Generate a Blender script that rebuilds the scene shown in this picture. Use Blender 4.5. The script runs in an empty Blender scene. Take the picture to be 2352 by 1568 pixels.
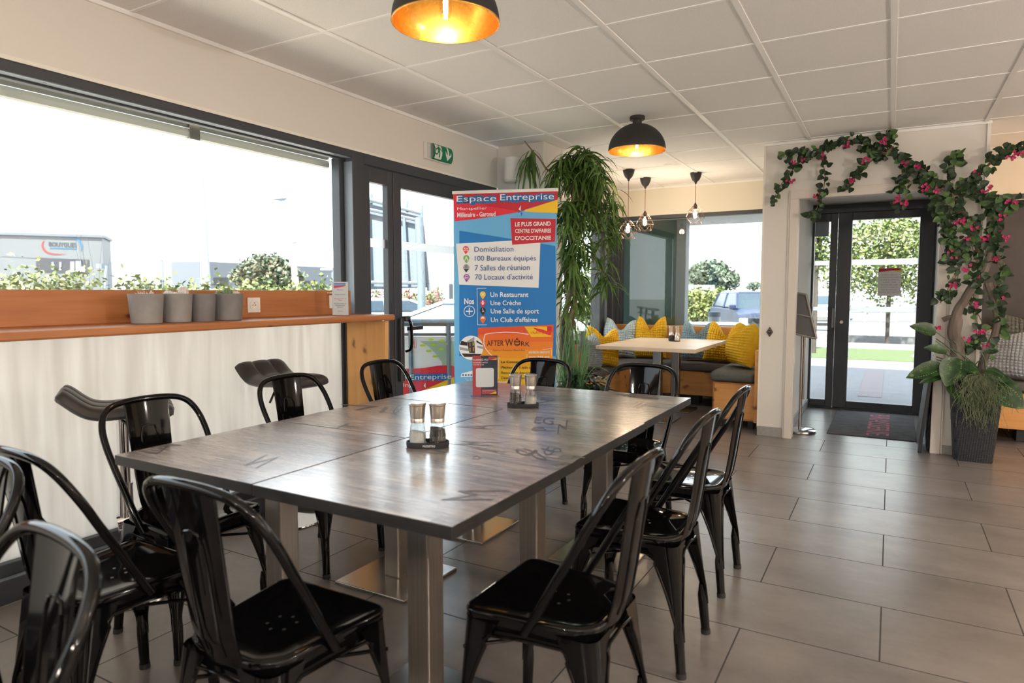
import bpy, math, random
from mathutils import Vector, Matrix
random.seed(7)
S = bpy.context.scene
COL = S.collection
# ---------------------------------------------------------------- camera
W, H = 2352, 1568
FPX, YAW, PIT = 1525.3, .5182, -.0743
CAM = Vector((3.04, -1.84, 1.2612))
FW = Vector((-math.sin(YAW)*math.cos(PIT), math.cos(YAW)*math.cos(PIT), math.sin(PIT)))
RT = Vector((math.cos(YAW), math.sin(YAW), 0))
UP = RT.cross(FW)
cd = bpy.data.cameras.new('camera'); co = bpy.data.objects.new('camera', cd); COL.objects.link(co)
cd.sensor_width = 36; cd.lens = FPX/W*36; cd.clip_start = .05; cd.clip_end = 400
co.matrix_world = Matrix((( RT.x, UP.x, -FW.x, CAM.x), (RT.y, UP.y, -FW.y, CAM.y), (RT.z, UP.z, -FW.z, CAM.z), (0, 0, 0, 1)))
cd.dof.use_dof = True; cd.dof.focus_distance = 4.2; cd.dof.aperture_fstop = 3.2
S.camera = co
# ---------------------------------------------------------------- world, sun, exposure
wd = bpy.data.worlds.new('sky'); S.world = wd; wd.use_nodes = True
nt = wd.node_tree; bg = nt.nodes['Background']
tc = nt.nodes.new('ShaderNodeTexCoord'); sp = nt.nodes.new('ShaderNodeSeparateXYZ'); nt.links.new(tc.outputs['Generated'], sp.inputs[0])
cr = nt.nodes.new('ShaderNodeValToRGB'); nt.links.new(sp.outputs['Z'], cr.inputs[0])
cr.color_ramp.elements[0].position = .0; cr.color_ramp.elements[0].color = (.95, .97, 1, 1)
cr.color_ramp.elements[1].position = .8; cr.color_ramp.elements[1].color = (.72, .84, 1, 1)
nt.links.new(cr.outputs[0], bg.inputs[0]); bg.inputs[1].default_value = 1.9
sl = bpy.data.lights.new('sun', 'SUN'); so = bpy.data.objects.new('sun', sl); COL.objects.link(so)
sl.energy = 11; sl.angle = .03; sl.color = (1, .95, .86)
so.rotation_euler = Vector((-.10, .55, -.83)).to_track_quat('-Z', 'Y').to_euler()
def portal(c, sx, sy, direction):
    l = bpy.data.lights.new('window_portal', 'AREA'); l.shape = 'RECTANGLE'; l.size = sx; l.size_y = sy; l.cycles.is_portal = True
    o = bpy.data.objects.new('window_portal', l); COL.objects.link(o); o.location = c
    o.rotation_euler = Vector(direction).to_track_quat('-Z', 'Y').to_euler()
portal((-.14, -1.7, 1.13), 6.2, 2.1, (1, 0, 0)); portal((-.14, 2.3, 1.1), 1.8, 2.1, (1, 0, 0)); portal((-.14, 4.65, 1.3), 2.1, 1.8, (1, 0, 0))
portal((1.0, 6.14, 1.47), 2.0, 1.36, (0, -1, 0)); portal((2.85, 6.14, 1.1), 1.2, 2.1, (0, -1, 0))
S.view_settings.view_transform = 'Standard'; S.view_settings.look = 'None'; S.view_settings.gamma = 1
S.view_settings.use_curve_mapping = False; S.view_settings.exposure = 1.42
S.cycles.use_denoising = True; S.cycles.max_bounces = 10; S.cycles.diffuse_bounces = 5; S.cycles.glossy_bounces = 5
S.cycles.transmission_bounces = 8; S.cycles.transparent_max_bounces = 16; S.cycles.sample_clamp_indirect = 6
S.cycles.caustics_reflective = False; S.cycles.caustics_refractive = False
# ---------------------------------------------------------------- measuring helpers (photo point -> place on a known plane)
def ray(x, y): return FW + RT*((x-W/2)/FPX) - UP*((y-H/2)/FPX)
def onX(x, y, v): d = ray(x, y); return CAM + d*((v-CAM.x)/d.x)
def onY(x, y, v): d = ray(x, y); return CAM + d*((v-CAM.y)/d.y)
def onZ(x, y, v): d = ray(x, y); return CAM + d*((v-CAM.z)/d.z)
def at(x, y, dep): return CAM + ray(x, y)*dep
def onP(x, y, p, n): d = ray(x, y); return CAM + d*((p-CAM).dot(n)/d.dot(n))
# ---------------------------------------------------------------- materials
M = {}
def mat(name, col, rough=.5, metal=0, **k):
    m = bpy.data.materials.new(name); m.use_nodes = True; b = m.node_tree.nodes['Principled BSDF']
    b.inputs['Base Color'].default_value = (*col, 1); b.inputs['Roughness'].default_value = rough; b.inputs['Metallic'].default_value = metal
    for a, v in k.items():
        b.inputs[a.replace('_', ' ')].default_value = v
    M[name] = m
    return m
class NT:
    def __init__(s, m): s.t = m.node_tree; s.b = s.t.nodes['Principled BSDF']
    def n(s, ty, **k):
        o = s.t.nodes.new('ShaderNode'+ty)
        for a, v in k.items():
            if a.startswith('i_'):
                q = a[2:]; o.inputs[int(q) if q.isdigit() else q.replace('_', ' ')].default_value = v
            else: setattr(o, a, v)
        return o
    def l(s, a, b): s.t.links.new(a, b)
    def co(s, scale=(1, 1, 1), kind='Object', loc=(0, 0, 0), rot=(0, 0, 0)):
        c = s.n('TexCoord'); mp = s.n('Mapping'); mp.inputs['Scale'].default_value = scale; mp.inputs['Location'].default_value = loc; mp.inputs['Rotation'].default_value = rot
        s.l(c.outputs[kind], mp.inputs[0]); return mp.outputs[0]
    def pos(s):
        return s.n('NewGeometry').outputs['Position']
    def noise(s, vec, scale, detail=4, rough=.55):
        o = s.n('TexNoise'); o.inputs['Scale'].default_value = scale; o.inputs['Detail'].default_value = detail; o.inputs['Roughness'].default_value = rough
        if vec is not None: s.l(vec, o.inputs['Vector'])
        return o.outputs[0]
    def ramp(s, f, stops):
        r = s.n('ValToRGB'); e = r.color_ramp.elements
        while len(e) > 1: e.remove(e[-1])
        e[0].position = stops[0][0]; e[0].color = (*stops[0][1], 1)
        for p, c in stops[1:]: q = e.new(p); q.color = (*c, 1)
        s.l(f, r.inputs[0]); return r.outputs[0]
    def mix(s, f, a, b, mode='MIX'):
        o = s.n('MixRGB'); o.blend_type = mode
        for sock, v in ((o.inputs[0], f), (o.inputs[1], a), (o.inputs[2], b)):
            if isinstance(v, (int, float)): sock.default_value = v
            elif isinstance(v, tuple): sock.default_value = (*v, 1)
            else: s.l(v, sock)
        return o.outputs[0]
    def math(s, op, a, b=0.0):
        o = s.n('Math', operation=op)
        for sock, v in ((o.inputs[0], a), (o.inputs[1], b)):
            if isinstance(v, (int, float)): sock.default_value = v
            else: s.l(v, sock)
        return o.outputs[0]
    def bump(s, f, st=.2, d=.01):
        o = s.n('Bump'); o.inputs['Strength'].default_value = st; o.inputs['Distance'].default_value = d
        s.l(f, o.inputs['Height']); s.l(o.outputs[0], s.b.inputs['Normal'])
    def col(s, c): s.l(c, s.b.inputs['Base Color'])
def noisy(name, c1, c2, scale, rough=.6, bump=0, dist=.004, stretch=(1, 1, 1), metal=0, **k):
    m = mat(name, c1, rough, metal, **k); n = NT(m); v = n.co(stretch); f = n.noise(v, scale)
    n.col(n.ramp(f, [(.3, c1), (.7, c2)]))
    if bump: n.bump(f, bump, dist)
    return m
def pine(name, c1, c2, knot, axis, knots=1.0):
    m = mat(name, c1, .45); n = NT(m)
    st = {'x': (1, 14, 14), 'y': (14, 1, 14), 'z': (14, 14, 1)}[axis]
    f = n.noise(n.co(st), 1.6, 5, .6); base = n.ramp(f, [(.3, c1), (.5, tuple((a+b)/2 for a, b in zip(c1, c2))), (.72, c2)])
    u, w = {'pine_shelf': ('Y', 'Z'), 'pine_panel': ('Z', 'X'), 'pine_bench': ('X', 'Z'), 'pine_bench_side': ('Y', 'Z'), 'pine_top': ('X', 'Y')}[name]
    vo = n.n('TexVoronoi', voronoi_dimensions='2D'); vo.inputs['Scale'].default_value = 2.2*knots
    wob = n.noise(n.co((9, 9, 9)), 1, 2); se = n.n('SeparateXYZ'); n.l(n.co(), se.inputs[0]); cb = n.n('CombineXYZ')
    n.l(n.math('ADD', n.math('MULTIPLY', se.outputs[u], .8), n.math('MULTIPLY', wob, .10)), cb.inputs[0]); n.l(n.math('ADD', n.math('MULTIPLY', se.outputs[w], 1.5), n.math('MULTIPLY', wob, .14)), cb.inputs[1]); n.l(cb.outputs[0], vo.inputs['Vector'])
    k = n.ramp(vo.outputs['Distance'], [(0, (1, 1, 1)), (.035, (.85, .85, .85)), (.06, (.3, .3, .3)), (.11, (0, 0, 0))])
    n.col(n.mix(k, base, knot)); n.bump(f, .06, .002)
    return m
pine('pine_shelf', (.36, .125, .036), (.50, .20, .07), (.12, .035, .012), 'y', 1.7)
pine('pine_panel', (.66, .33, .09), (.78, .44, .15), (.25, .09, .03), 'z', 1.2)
pine('pine_bench', (.60, .27, .075), (.72, .37, .12), (.22, .07, .02), 'x', 1.1)
pine('pine_bench_side', (.60, .27, .075), (.72, .37, .12), (.22, .07, .02), 'y', 1.1)
pine('pine_top', (.66, .51, .35), (.76, .62, .46), (.42, .25, .12), 'x', .9)
m = mat('paint', (.72, .685, .63), .8); n = NT(m); n.bump(n.noise(n.pos(), 180, 2), .06, .002)
m = mat('paint_yellow', (.76, .71, .60), .8); n = NT(m); n.bump(n.noise(n.pos(), 180, 2), .06, .002)
mat('trim_paint', (.68, .62, .555), .55); mat('trim_white', (.8, .77, .7), .5)
m = mat('ceiling_tile', (.74, .70, .65), .9); n = NT(m); f = n.noise(n.pos(), 220, 3); n.col(n.ramp(f, [(.3, (.74, .73, .71)), (.6, (.86, .85, .835))])); n.bump(f, .25, .003)
mat('ceiling_bar', (.88, .87, .85), .45)
mat('anthracite', (.045, .05, .06), .42); mat('anthracite_light', (.20, .24, .28), .38)
mat('black_plastic', (.018, .018, .02), .4); mat('rubber', (.02, .02, .022), .75); mat('dark_void', (.01, .01, .01), .9)
mat('black_gloss', (.0028, .0025, .0027), .06, 0, Specular_IOR_Level=.30)
mat('chrome', (.78, .78, .8), .12, 1)
m = mat('steel', (.60, .56, .52), .3, 1); n = NT(m); f = n.noise(n.co((70, 70, 1.5)), 3, 3); n.col(n.ramp(f, [(.3, (.36, .33, .30)), (.7, (.43, .395, .365))])); m.node_tree.nodes['Principled BSDF'].inputs['Roughness'].default_value = .32
m = mat('steel_plate', (.56, .53, .50), .24, 1); mat('steel_cap', (.58, .52, .46), .3, 1)
mat('white_plastic', (.8, .78, .74), .4); mat('white', (.85, .85, .85), .5); mat('paper', (.86, .86, .87), .7); mat('grey_print', (.35, .34, .35), .6)
m = mat('leather', (.045, .042, .042), .38); n = NT(m); n.bump(n.noise(n.co(), 160, 3), .15, .002)
noisy('concrete', (.23, .225, .225), (.30, .295, .29), 14, .75, .1); noisy('concrete_dark', (.17, .17, .175), (.23, .225, .225), 14, .75, .1)
noisy('soil', (.05, .035, .025), (.12, .09, .06), 60, .95, .5)
noisy('cactus', (.08, .14, .06), (.20, .26, .12), 30, .6, .2); noisy('cactus_pale', (.55, .5, .46), (.72, .66, .62), 60, .8, .4)
noisy('cushion_grey', (.085, .083, .085), (.11, .108, .11), 30, .8, .05); noisy('cushion_dark', (.075, .08, .075), (.095, .10, .095), 30, .8, .05)
noisy('yellow_knit', (.62, .36, .008), (.72, .44, .015), 20, .85, .05); noisy('blue_knit', (.20, .30, .36), (.27, .37, .42), 20, .85, .05)
noisy('pale_blue_knit', (.40, .50, .54), (.48, .57, .60), 20, .85, .05); noisy('grey_knit', (.27, .29, .31), (.34, .36, .38), 20, .85, .05); noisy('dark_knit', (.10, .11, .10), (.14, .15, .14), 20, .85, .05)
noisy('bark', (.14, .085, .05), (.27, .18, .11), 22, .9, .5, .01, (1, 1, .25)); noisy('driftwood', (.065, .05, .04), (.20, .16, .13), 12, .9, .5, .012, (1, 1, .3)); noisy('twig', (.16, .09, .06), (.3, .2, .13), 20, .9)
noisy('bamboo_leaf', (.04, .10, .018), (.14, .25, .05), 9, .5); noisy('ivy_leaf', (.008, .025, .008), (.022, .05, .015), 6, .5); noisy('ivy_leaf_light', (.04, .10, .02), (.08, .15, .035), 6, .5)
noisy('grass_blade', (.05, .22, .08), (.22, .36, .14), 5, .5); noisy('shrub_leaf', (.012, .04, .012), (.04, .09, .025), 8, .4); noisy('moss', (.09, .12, .06), (.22, .25, .14), 12, .9)
noisy('flower', (.42, .02, .10), (.58, .06, .19), 25, .6)
m = mat('calathea', (.03, .1, .02), .35); n = NT(m); f = n.noise(n.co(), 26, 3)
n.col(n.ramp(f, [(.3, (.008, .03, .008)), (.52, (.018, .06, .012)), (.64, (.035, .095, .02)), (.70, (.16, .22, .08))]))
m = mat('rattan', (.04, .042, .05), .55); n = NT(m); wv = n.n('TexWave', bands_direction='Z'); wv.inputs['Scale'].default_value = 36; n.l(n.co(), wv.inputs[0])
wx = n.n('TexWave', bands_direction='DIAGONAL'); wx.inputs['Scale'].default_value = 40; n.l(n.co((1, 1, 0)), wx.inputs[0])
f = n.math('MULTIPLY', wv.outputs[0], wx.outputs[0]); n.col(n.ramp(f, [(.05, (.012, .012, .015)), (.5, (.075, .078, .09))])); n.bump(f, .8, .008)
m = mat('mat_pile', (.075, .068, .07), .95); n = NT(m); f = n.noise(n.pos(), 9, 6); n.col(n.ramp(f, [(.3, (.055, .048, .05)), (.7, (.11, .10, .105))])); n.bump(n.noise(n.pos(), 300, 2), .5, .004)
mat('mat_pink', (.5, .12, .17), .9)
mat('gold_leaf', (.95, .55, .12), .28, 1); n = NT(M['gold_leaf']); f = n.noise(n.co(), 9, 7, .65); n.col(n.ramp(f, [(.3, (.48, .20, .03)), (.5, (.80, .42, .08)), (.7, (1, .66, .2))])); n.l(n.ramp(f, [(.3, (.42,)*3), (.7, (.22,)*3)]), n.b.inputs['Roughness'])
m = mat('dome_black', (.022, .02, .019), .6); mat('copper_wire', (.20, .13, .10), .35, 1); mat('cable_red', (.28, .12, .08), .6)
def emit(name, col, st):
    m = mat(name, col, .5); b = m.node_tree.nodes['Principled BSDF']; b.inputs['Emission Color'].default_value = (*col, 1); b.inputs['Emission Strength'].default_value = st
emit('filament', (1, .80, .52), 20); emit('filament_soft', (1, .62, .40), 6)
def glass(name, tint=(1, 1, 1), gloss=1.0, rough=0.0):
    m = bpy.data.materials.new(name); m.use_nodes = True; t = m.node_tree; t.nodes.clear()
    o = t.nodes.new('ShaderNodeOutputMaterial'); mx = t.nodes.new('ShaderNodeMixShader'); tr = t.nodes.new('ShaderNodeBsdfTransparent'); g = t.nodes.new('ShaderNodeBsdfGlossy'); fr = t.nodes.new('ShaderNodeLayerWeight')
    tr.inputs[0].default_value = (*tint, 1); g.inputs['Roughness'].default_value = rough; fr.inputs[0].default_value = .5; pw = t.nodes.new('ShaderNodeMath'); pw.operation = 'POWER'; pw.inputs[1].default_value = 5; ad = t.nodes.new('ShaderNodeMath'); ad.operation = 'MULTIPLY_ADD'; ad.inputs[1].default_value = .9; ad.inputs[2].default_value = .05
    ml = t.nodes.new('ShaderNodeMath'); ml.operation = 'MULTIPLY'; ml.inputs[1].default_value = gloss
    t.links.new(fr.outputs['Facing'], pw.inputs[0]); t.links.new(pw.outputs[0], ad.inputs[0]); t.links.new(ad.outputs[0], ml.inputs[0]); t.links.new(ml.outputs[0], mx.inputs[0]); t.links.new(tr.outputs[0], mx.inputs[1]); t.links.new(g.outputs[0], mx.inputs[2]); t.links.new(mx.outputs[0], o.inputs[0]); M[name] = m
glass('pane', (.94, .97, .96)); glass('jar_glass', (.93, .95, .95), 1.6); glass('acrylic', (.95, .97, .98), 1.2); glass('tinted', (.30, .40, .38), 1.8); glass('bulb_glass', (1, .93, .86), 1.5)
def frosted():
    m = bpy.data.materials.new('frosted_film'); m.use_nodes = True; t = m.node_tree; t.nodes.clear()
    o = t.nodes.new('ShaderNodeOutputMaterial'); mx = t.nodes.new('ShaderNodeMixShader'); tr = t.nodes.new('ShaderNodeBsdfTranslucent'); df = t.nodes.new('ShaderNodeBsdfDiffuse')
    nz = t.nodes.new('ShaderNodeTexNoise'); nz.inputs['Scale'].default_value = 1.0; nz.inputs['Detail'].default_value = 6; mp = t.nodes.new('ShaderNodeMapping'); mp.inputs['Scale'].default_value = (1, 26, 1.6); gc = t.nodes.new('ShaderNodeTexCoord')
    r = t.nodes.new('ShaderNodeValToRGB'); r.color_ramp.elements[0].position = .3; r.color_ramp.elements[0].color = (.56, .535, .49, 1); r.color_ramp.elements[1].position = .7; r.color_ramp.elements[1].color = (.66, .64, .595, 1)
    t.links.new(gc.outputs['Object'], mp.inputs[0]); t.links.new(mp.outputs[0], nz.inputs[0]); t.links.new(nz.outputs[0], r.inputs[0]); t.links.new(r.outputs[0], tr.inputs[0]); df.inputs[0].default_value = (.60, .57, .53, 1)
    mx.inputs[0].default_value = .28; t.links.new(tr.outputs[0], mx.inputs[1]); t.links.new(df.outputs[0], mx.inputs[2]); t.links.new(mx.outputs[0], o.inputs[0]); M['frosted_film'] = m
frosted()
# floor tiles: 0.92 x 0.458 m, half bond
m = mat('floor_tile', (.3, .27, .25), .33, 0, Specular_IOR_Level=.55); n = NT(m); p = n.pos()
mp = n.n('Mapping'); mp.inputs['Location'].default_value = (-2.59+92, -3.4277+45.77, 0); n.l(p, mp.inputs[0])
br = n.n('TexBrick'); br.offset = .5; br.offset_frequency = 2; br.inputs['Scale'].default_value = 1; br.inputs['Brick Width'].default_value = .92; br.inputs['Row Height'].default_value = .4577
br.inputs['Mortar Size'].default_value = .003; br.inputs['Mortar Smooth'].default_value = .1; br.inputs['Bias'].default_value = 0
br.inputs['Color1'].default_value = (.205, .182, .170, 1); br.inputs['Color2'].default_value = (.255, .232, .218, 1); br.inputs['Mortar'].default_value = (.05, .047, .045, 1); n.l(mp.outputs[0], br.inputs[0])
ms = n.n('Mapping'); ms.inputs['Scale'].default_value = (1, 1.7, 1); n.l(p, ms.inputs[0]); f = n.noise(ms.outputs[0], 2.6, 8, .62); f2 = n.noise(p, 30, 4)
c = n.mix(.75, br.outputs['Color'], n.ramp(f, [(.28, (.62, .60, .58)), (.5, (.95, .94, .93)), (.72, (1.25, 1.24, 1.22))]), 'MULTIPLY')
n.col(n.mix(.25, c, n.ramp(f2, [(.3, (.8,)*3), (.7, (1.1,)*3)]), 'MULTIPLY')); n.l(n.math('ADD', n.math('MULTIPLY', br.outputs['Fac'], .5), .285), n.b.inputs['Roughness'])
hb = n.math('SUBTRACT', n.math('MULTIPLY', f2, .15), br.outputs['Fac']); n.bump(n.math('MULTIPLY', br.outputs['Fac'], -1.0), .3, .002)
# table laminate: greyed planks with worn prints
def laminate(name, dark):
    m = mat(name, (.3, .25, .22), .22, 0, Coat_Weight=.85, Coat_Roughness=.2); n = NT(m); v = n.co((2.2, 34, 16)); f = n.noise(v, 2.6, 10, .72)
    g = n.ramp(f, [(.30, (.06, .054, .055)), (.42, (.19, .165, .155)), (.52, (.36, .32, .30)), (.66, (.54, .50, .475))])
    bk = n.n('TexBrick'); bk.offset = .37; bk.inputs['Scale'].default_value = 1; bk.inputs['Brick Width'].default_value = .27; bk.inputs['Row Height'].default_value = .072; bk.inputs['Mortar Size'].default_value = .0
    bk.inputs['Color1'].default_value = (.70, .70, .72, 1); bk.inputs['Color2'].default_value = (1.2, 1.15, 1.1, 1); n.l(n.co(), bk.inputs[0])
    c = n.mix(1, g, bk.outputs['Color'], 'MULTIPLY'); p2 = n.noise(n.co((1, 3, 1)), 3.4, 3)
    c = n.mix(n.ramp(p2, [(.5, (0, 0, 0)), (.72, (.6,)*3)]), c, (.10, .09, .09))
    n.col(n.mix(1, c, (dark,)*3, 'MULTIPLY')); n.l(n.ramp(f, [(.3, (.32,)*3), (.7, (.2,)*3)]), n.b.inputs['Roughness']); n.bump(f, .12, .0015)
laminate('laminate', 1.0)
noisy('laminate_edge', (.010, .010, .012), (.028, .026, .026), 10, .4, .1, .002, (1.2, 1.2, 30))
mat('print_ink', (.095, .085, .083), .3); mat('print_ink_brown', (.17, .125, .10), .3)
for nm, c in dict(b_red=(.78, .025, .05), b_red_dark=(.56, .014, .03), b_yellow=(.92, .56, .012), b_sky=(.14, .45, .76), b_blue=(.008, .19, .54), b_tag=(.012, .15, .44), b_white=(.86, .86, .86),
                  b_card=(.82, .82, .81), b_text=(.02, .08, .30), b_or1=(.80, .09, .02), b_or2=(.84, .16, .02), b_or3=(.88, .24, .02), b_or4=(.88, .33, .015), b_or5=(.88, .42, .01), b_or6=(.88, .52, .01), b_dark=(.03, .012, .01),
                  b_green=(.18, .45, .12), b_navy=(.03, .03, .06), b_purple=(.30, .03, .32), b_orange=(.85, .25, .05), b_brown=(.30, .10, .01), b_lime=(.55, .70, .02), b_pale=(.62, .78, .55), sign_green=(.0, .20, .09), qr_red=(.55, .04, .05), qr_navy=(.02, .03, .06), pink=(.6, .05, .12)).items(): mat(nm, c, .55)
# ---------------------------------------------------------------- mesh builder
class MB:
    def __init__(s): s.v = []; s.f = []; s.m = []; s.mi = 0
    def add(s, vs, fs, mi=None):
        o = len(s.v); s.v += [tuple(p) for p in vs]; s.f += [[i+o for i in f] for f in fs]; s.m += [s.mi if mi is None else mi]*len(fs); return s
    def box(s, lo, hi, mi=None, T=None):
        x0, y0, z0 = lo; x1, y1, z1 = hi
        vs = [Vector(p) for p in ((x0, y0, z0), (x1, y0, z0), (x1, y1, z0), (x0, y1, z0), (x0, y0, z1), (x1, y0, z1), (x1, y1, z1), (x0, y1, z1))]
        if T: vs = [T @ p for p in vs]
        return s.add(vs, [[0, 3, 2, 1], [4, 5, 6, 7], [0, 1, 5, 4], [1, 2, 6, 5], [2, 3, 7, 6], [3, 0, 4, 7]], mi)
    def hexa(s, a, b, mi=None):     # two quads joined
        vs = list(a)+list(b); return s.add(vs, [[3, 2, 1, 0], [4, 5, 6, 7], [0, 1, 5, 4], [1, 2, 6, 5], [2, 3, 7, 6], [3, 0, 4, 7]], mi)
    def tube(s, path, r, n=8, closed=False, mi=None, cap=True):
        P = [Vector(p) for p in path]; N = len(P); rs = r if isinstance(r, (list, tuple)) else [r]*N; vs = []; fs = []
        T = []
        for i in range(N):
            a = P[i-1] if (i or closed) else P[i]; b = P[(i+1) % N] if (i < N-1 or closed) else P[i]
            t = (b-a); T.append(t.normalized() if t.length > 1e-9 else Vector((0, 0, 1)))
        u = T[0].orthogonal().normalized()
        for i in range(N):
            u = (u - T[i]*u.dot(T[i])); u = u.normalized() if u.length > 1e-6 else T[i].orthogonal().normalized(); w = T[i].cross(u)
            for k in range(n): a = 2*math.pi*k/n; vs.append(P[i]+(u*math.cos(a)+w*math.sin(a))*rs[i])
        for i in range(N if closed else N-1):
            j = (i+1) % N
            for k in range(n): l = (k+1) % n; fs.append([i*n+k, i*n+l, j*n+l, j*n+k])
        if cap and not closed: fs.append(list(range(n))[::-1]); fs.append([(N-1)*n+k for k in range(n)])
        return s.add(vs, fs, mi)
    def lathe(s, prof, n=32, c=(0, 0, 0), mi=None, T=None, cap=False):
        vs = []; fs = []; c = Vector(c)
        for r, z in prof:
            for k in range(n):
                a = 2*math.pi*k/n; p = Vector((r*math.cos(a), r*math.sin(a), z)); vs.append((T @ p if T else p)+c)
        for i in range(len(prof)-1):
            for k in range(n): l = (k+1) % n; fs.append([i*n+k, i*n+l, (i+1)*n+l, (i+1)*n+k])
        if cap: fs.append(list(range(n))[::-1]); fs.append([(len(prof)-1)*n+k for k in range(n)])
        return s.add(vs, fs, mi)
    def prism(s, poly, off, mi=None):   # planar polygon extruded by a vector
        n = len(poly); off = Vector(off); vs = [Vector(p) for p in poly]+[Vector(p)+off for p in poly]
        return s.add(vs, [list(range(n))[::-1], [n+i for i in range(n)]]+[[i, (i+1) % n, n+(i+1) % n, n+i] for i in range(n)], mi)
    def poly(s, pts, mi=None): return s.add(pts, [list(range(len(pts)))], mi)
    def grid(s, fn, nu, nv, mi=None, wrap=False):
        vs = [fn(i/nu, j/nv) for i in range(nu+(0 if wrap else 1)) for j in range(nv+1)]; fs = []
        for i in range(nu):
            for j in range(nv):
                a = i; b = (i+1) % nu if wrap else i+1; fs.append([a*(nv+1)+j, b*(nv+1)+j, b*(nv+1)+j+1, a*(nv+1)+j+1])
        return s.add(vs, fs, mi)
    def ball(s, c, r, nu=12, nv=8, mi=None, sc=(1, 1, 1)):
        c = Vector(c)
        return s.grid(lambda u, v: c+Vector((sc[0]*r*math.sin(math.pi*v)*math.cos(2*math.pi*u), sc[1]*r*math.sin(math.pi*v)*math.sin(2*math.pi*u), sc[2]*r*math.cos(math.pi*v))), nu, nv, mi, True)
    def build(s, name, mats, parent=None, smooth=35, bevel=0, loc=None, rz=0):
        me = bpy.data.meshes.new(name); me.from_pydata(s.v, [], s.f)
        if isinstance(mats, str): mats = [mats]
        for q in mats: me.materials.append(M[q])
        if len(mats) > 1: me.polygons.foreach_set('material_index', s.m)
        if smooth:
            me.polygons.foreach_set('use_smooth', [True]*len(me.polygons)); me.set_sharp_from_angle(angle=math.radians(smooth))
        me.update(); o = bpy.data.objects.new(name, me); COL.objects.link(o)
        if parent: o.parent = parent
        if loc is not None: o.location = loc
        if rz: o.rotation_euler.z = rz
        if bevel:
            b = o.modifiers.new('bevel', 'BEVEL'); b.width = bevel; b.segments = 2; b.limit_method = 'ANGLE'; b.harden_normals = False
        return o
def tag(o, label, cat, group=None, kind=None):
    o['label'] = label; o['category'] = cat
    if group: o['group'] = group
    if kind: o['kind'] = kind
    return o
def thing(name, label, cat, loc=(0, 0, 0), rz=0, group=None):
    o = bpy.data.objects.new(name, None); COL.objects.link(o); o.location = loc; o.rotation_euler.z = rz; o.empty_display_size = .1
    return tag(o, label, cat, group)
def struct(o): o['kind'] = 'structure'; return o
def dup(root, loc, rz, label, group=None):
    r = root.copy(); COL.objects.link(r); r.location = loc; r.rotation_euler = (0, 0, rz); r['label'] = label
    if group: r['group'] = group
    def rec(a, b):
        for ch in list(a.children):
            c = ch.copy(); COL.objects.link(c); c.parent = b; rec(ch, c)
    rec(root, r); return r
def cr_path(pts, k=6, closed=False):
    P = [Vector(p) for p in pts]; n = len(P); out = []
    for i in range(n if closed else n-1):
        p0 = P[(i-1) % n] if closed or i else P[0]; p1 = P[i]; p2 = P[(i+1) % n]; p3 = P[(i+2) % n] if closed or i+2 < n else P[-1]
        for j in range(k):
            t = j/k; out.append(.5*((2*p1)+(p2-p0)*t+(2*p0-5*p1+4*p2-p3)*t*t+(3*p1-p0-3*p2+p3)*t**3))
    if not closed: out.append(P[-1])
    return out
_TX = {}
def glyphs(txt, bold=0.0):
    if (txt, bold) not in _TX:
        cu = bpy.data.curves.new('t', 'FONT'); cu.body = txt; cu.size = 1; cu.offset = bold; cu.resolution_u = 3
        o = bpy.data.objects.new('t', cu); me = o.to_mesh()
        vs = [tuple(v.co) for v in me.vertices]; fs = [list(p.vertices) for p in me.polygons]; o.to_mesh_clear(); bpy.data.objects.remove(o); bpy.data.curves.remove(cu)
        x0 = min(v[0] for v in vs); x1 = max(v[0] for v in vs); y0 = min(v[1] for v in vs); y1 = max(v[1] for v in vs)
        _TX[(txt, bold)] = ([((v[0]-x0)/(x1-x0), (v[1]-y0)/(y1-y0)) for v in vs], fs)
    return _TX[(txt, bold)]
def put_text(mb, txt, BL, BR, TL, mi=None, bold=0.0):
    vs, fs = glyphs(txt, bold); BL, BR, TL = Vector(BL), Vector(BR), Vector(TL)
    mb.add([BL+(BR-BL)*u+(TL-BL)*v for u, v in vs], fs, mi)
V = Vector
PI = math.pi
# ---------------------------------------------------------------- room shell
CE = 2.523; YB = 6.1; XR = 7.6; YN = -5.1
struct(MB().box((-.02, YN, -.25), (XR, YB+.15, 0)).build('floor', 'floor_tile', smooth=0))
struct(MB().box((-.2, YN-.2, CE), (XR+.2, YB+.15, CE+.25)).build('ceiling', 'ceiling_tile', smooth=0))
g = MB()
xs = [.604+.6*i for i in range(12)]; ys = [.6*j for j in range(-8, 11)]
for x in xs: g.box((x-.014, YN, CE-.006), (x+.014, YB, CE+.002))
for y in ys: g.box((0, y-.008, CE-.004), (XR, y+.008, CE+.002))
struct(g.build('ceiling_grid', 'ceiling_bar', smooth=0))
g = MB()
for a, b in (((0, YN, CE-.02), (.014, 3.228, CE)), ((2.055, 4.256, CE-.02), (3.64, 4.27, CE)), ((0, YB-.014, CE-.02), (2.055, YB, CE)), ((3.625, 4.26, CE-.02), (3.64, YB, CE))): g.box(a, b)
struct(g.build('trim_ceiling', 'ceiling_bar', smooth=0))
struct(MB().box((-.3, YN, 2.185), (0, YB+.15, CE+.2)).build('wall_left', 'paint', smooth=0))
struct(MB().box((-.3, YN, 2.168), (.004, 3.228, 2.185)).build('trim_window_head', 'trim_white', smooth=0))
struct(MB().box((0, 3.228, 0), (.462, 3.58, CE)).build('wall_column', 'paint', smooth=0, bevel=.004))
struct(MB().box((.452, 3.224, 0), (.466, 3.238, CE)).box((.452, 3.572, 0), (.466, 3.584, CE)).build('trim_column', 'trim_white', smooth=0))
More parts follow.
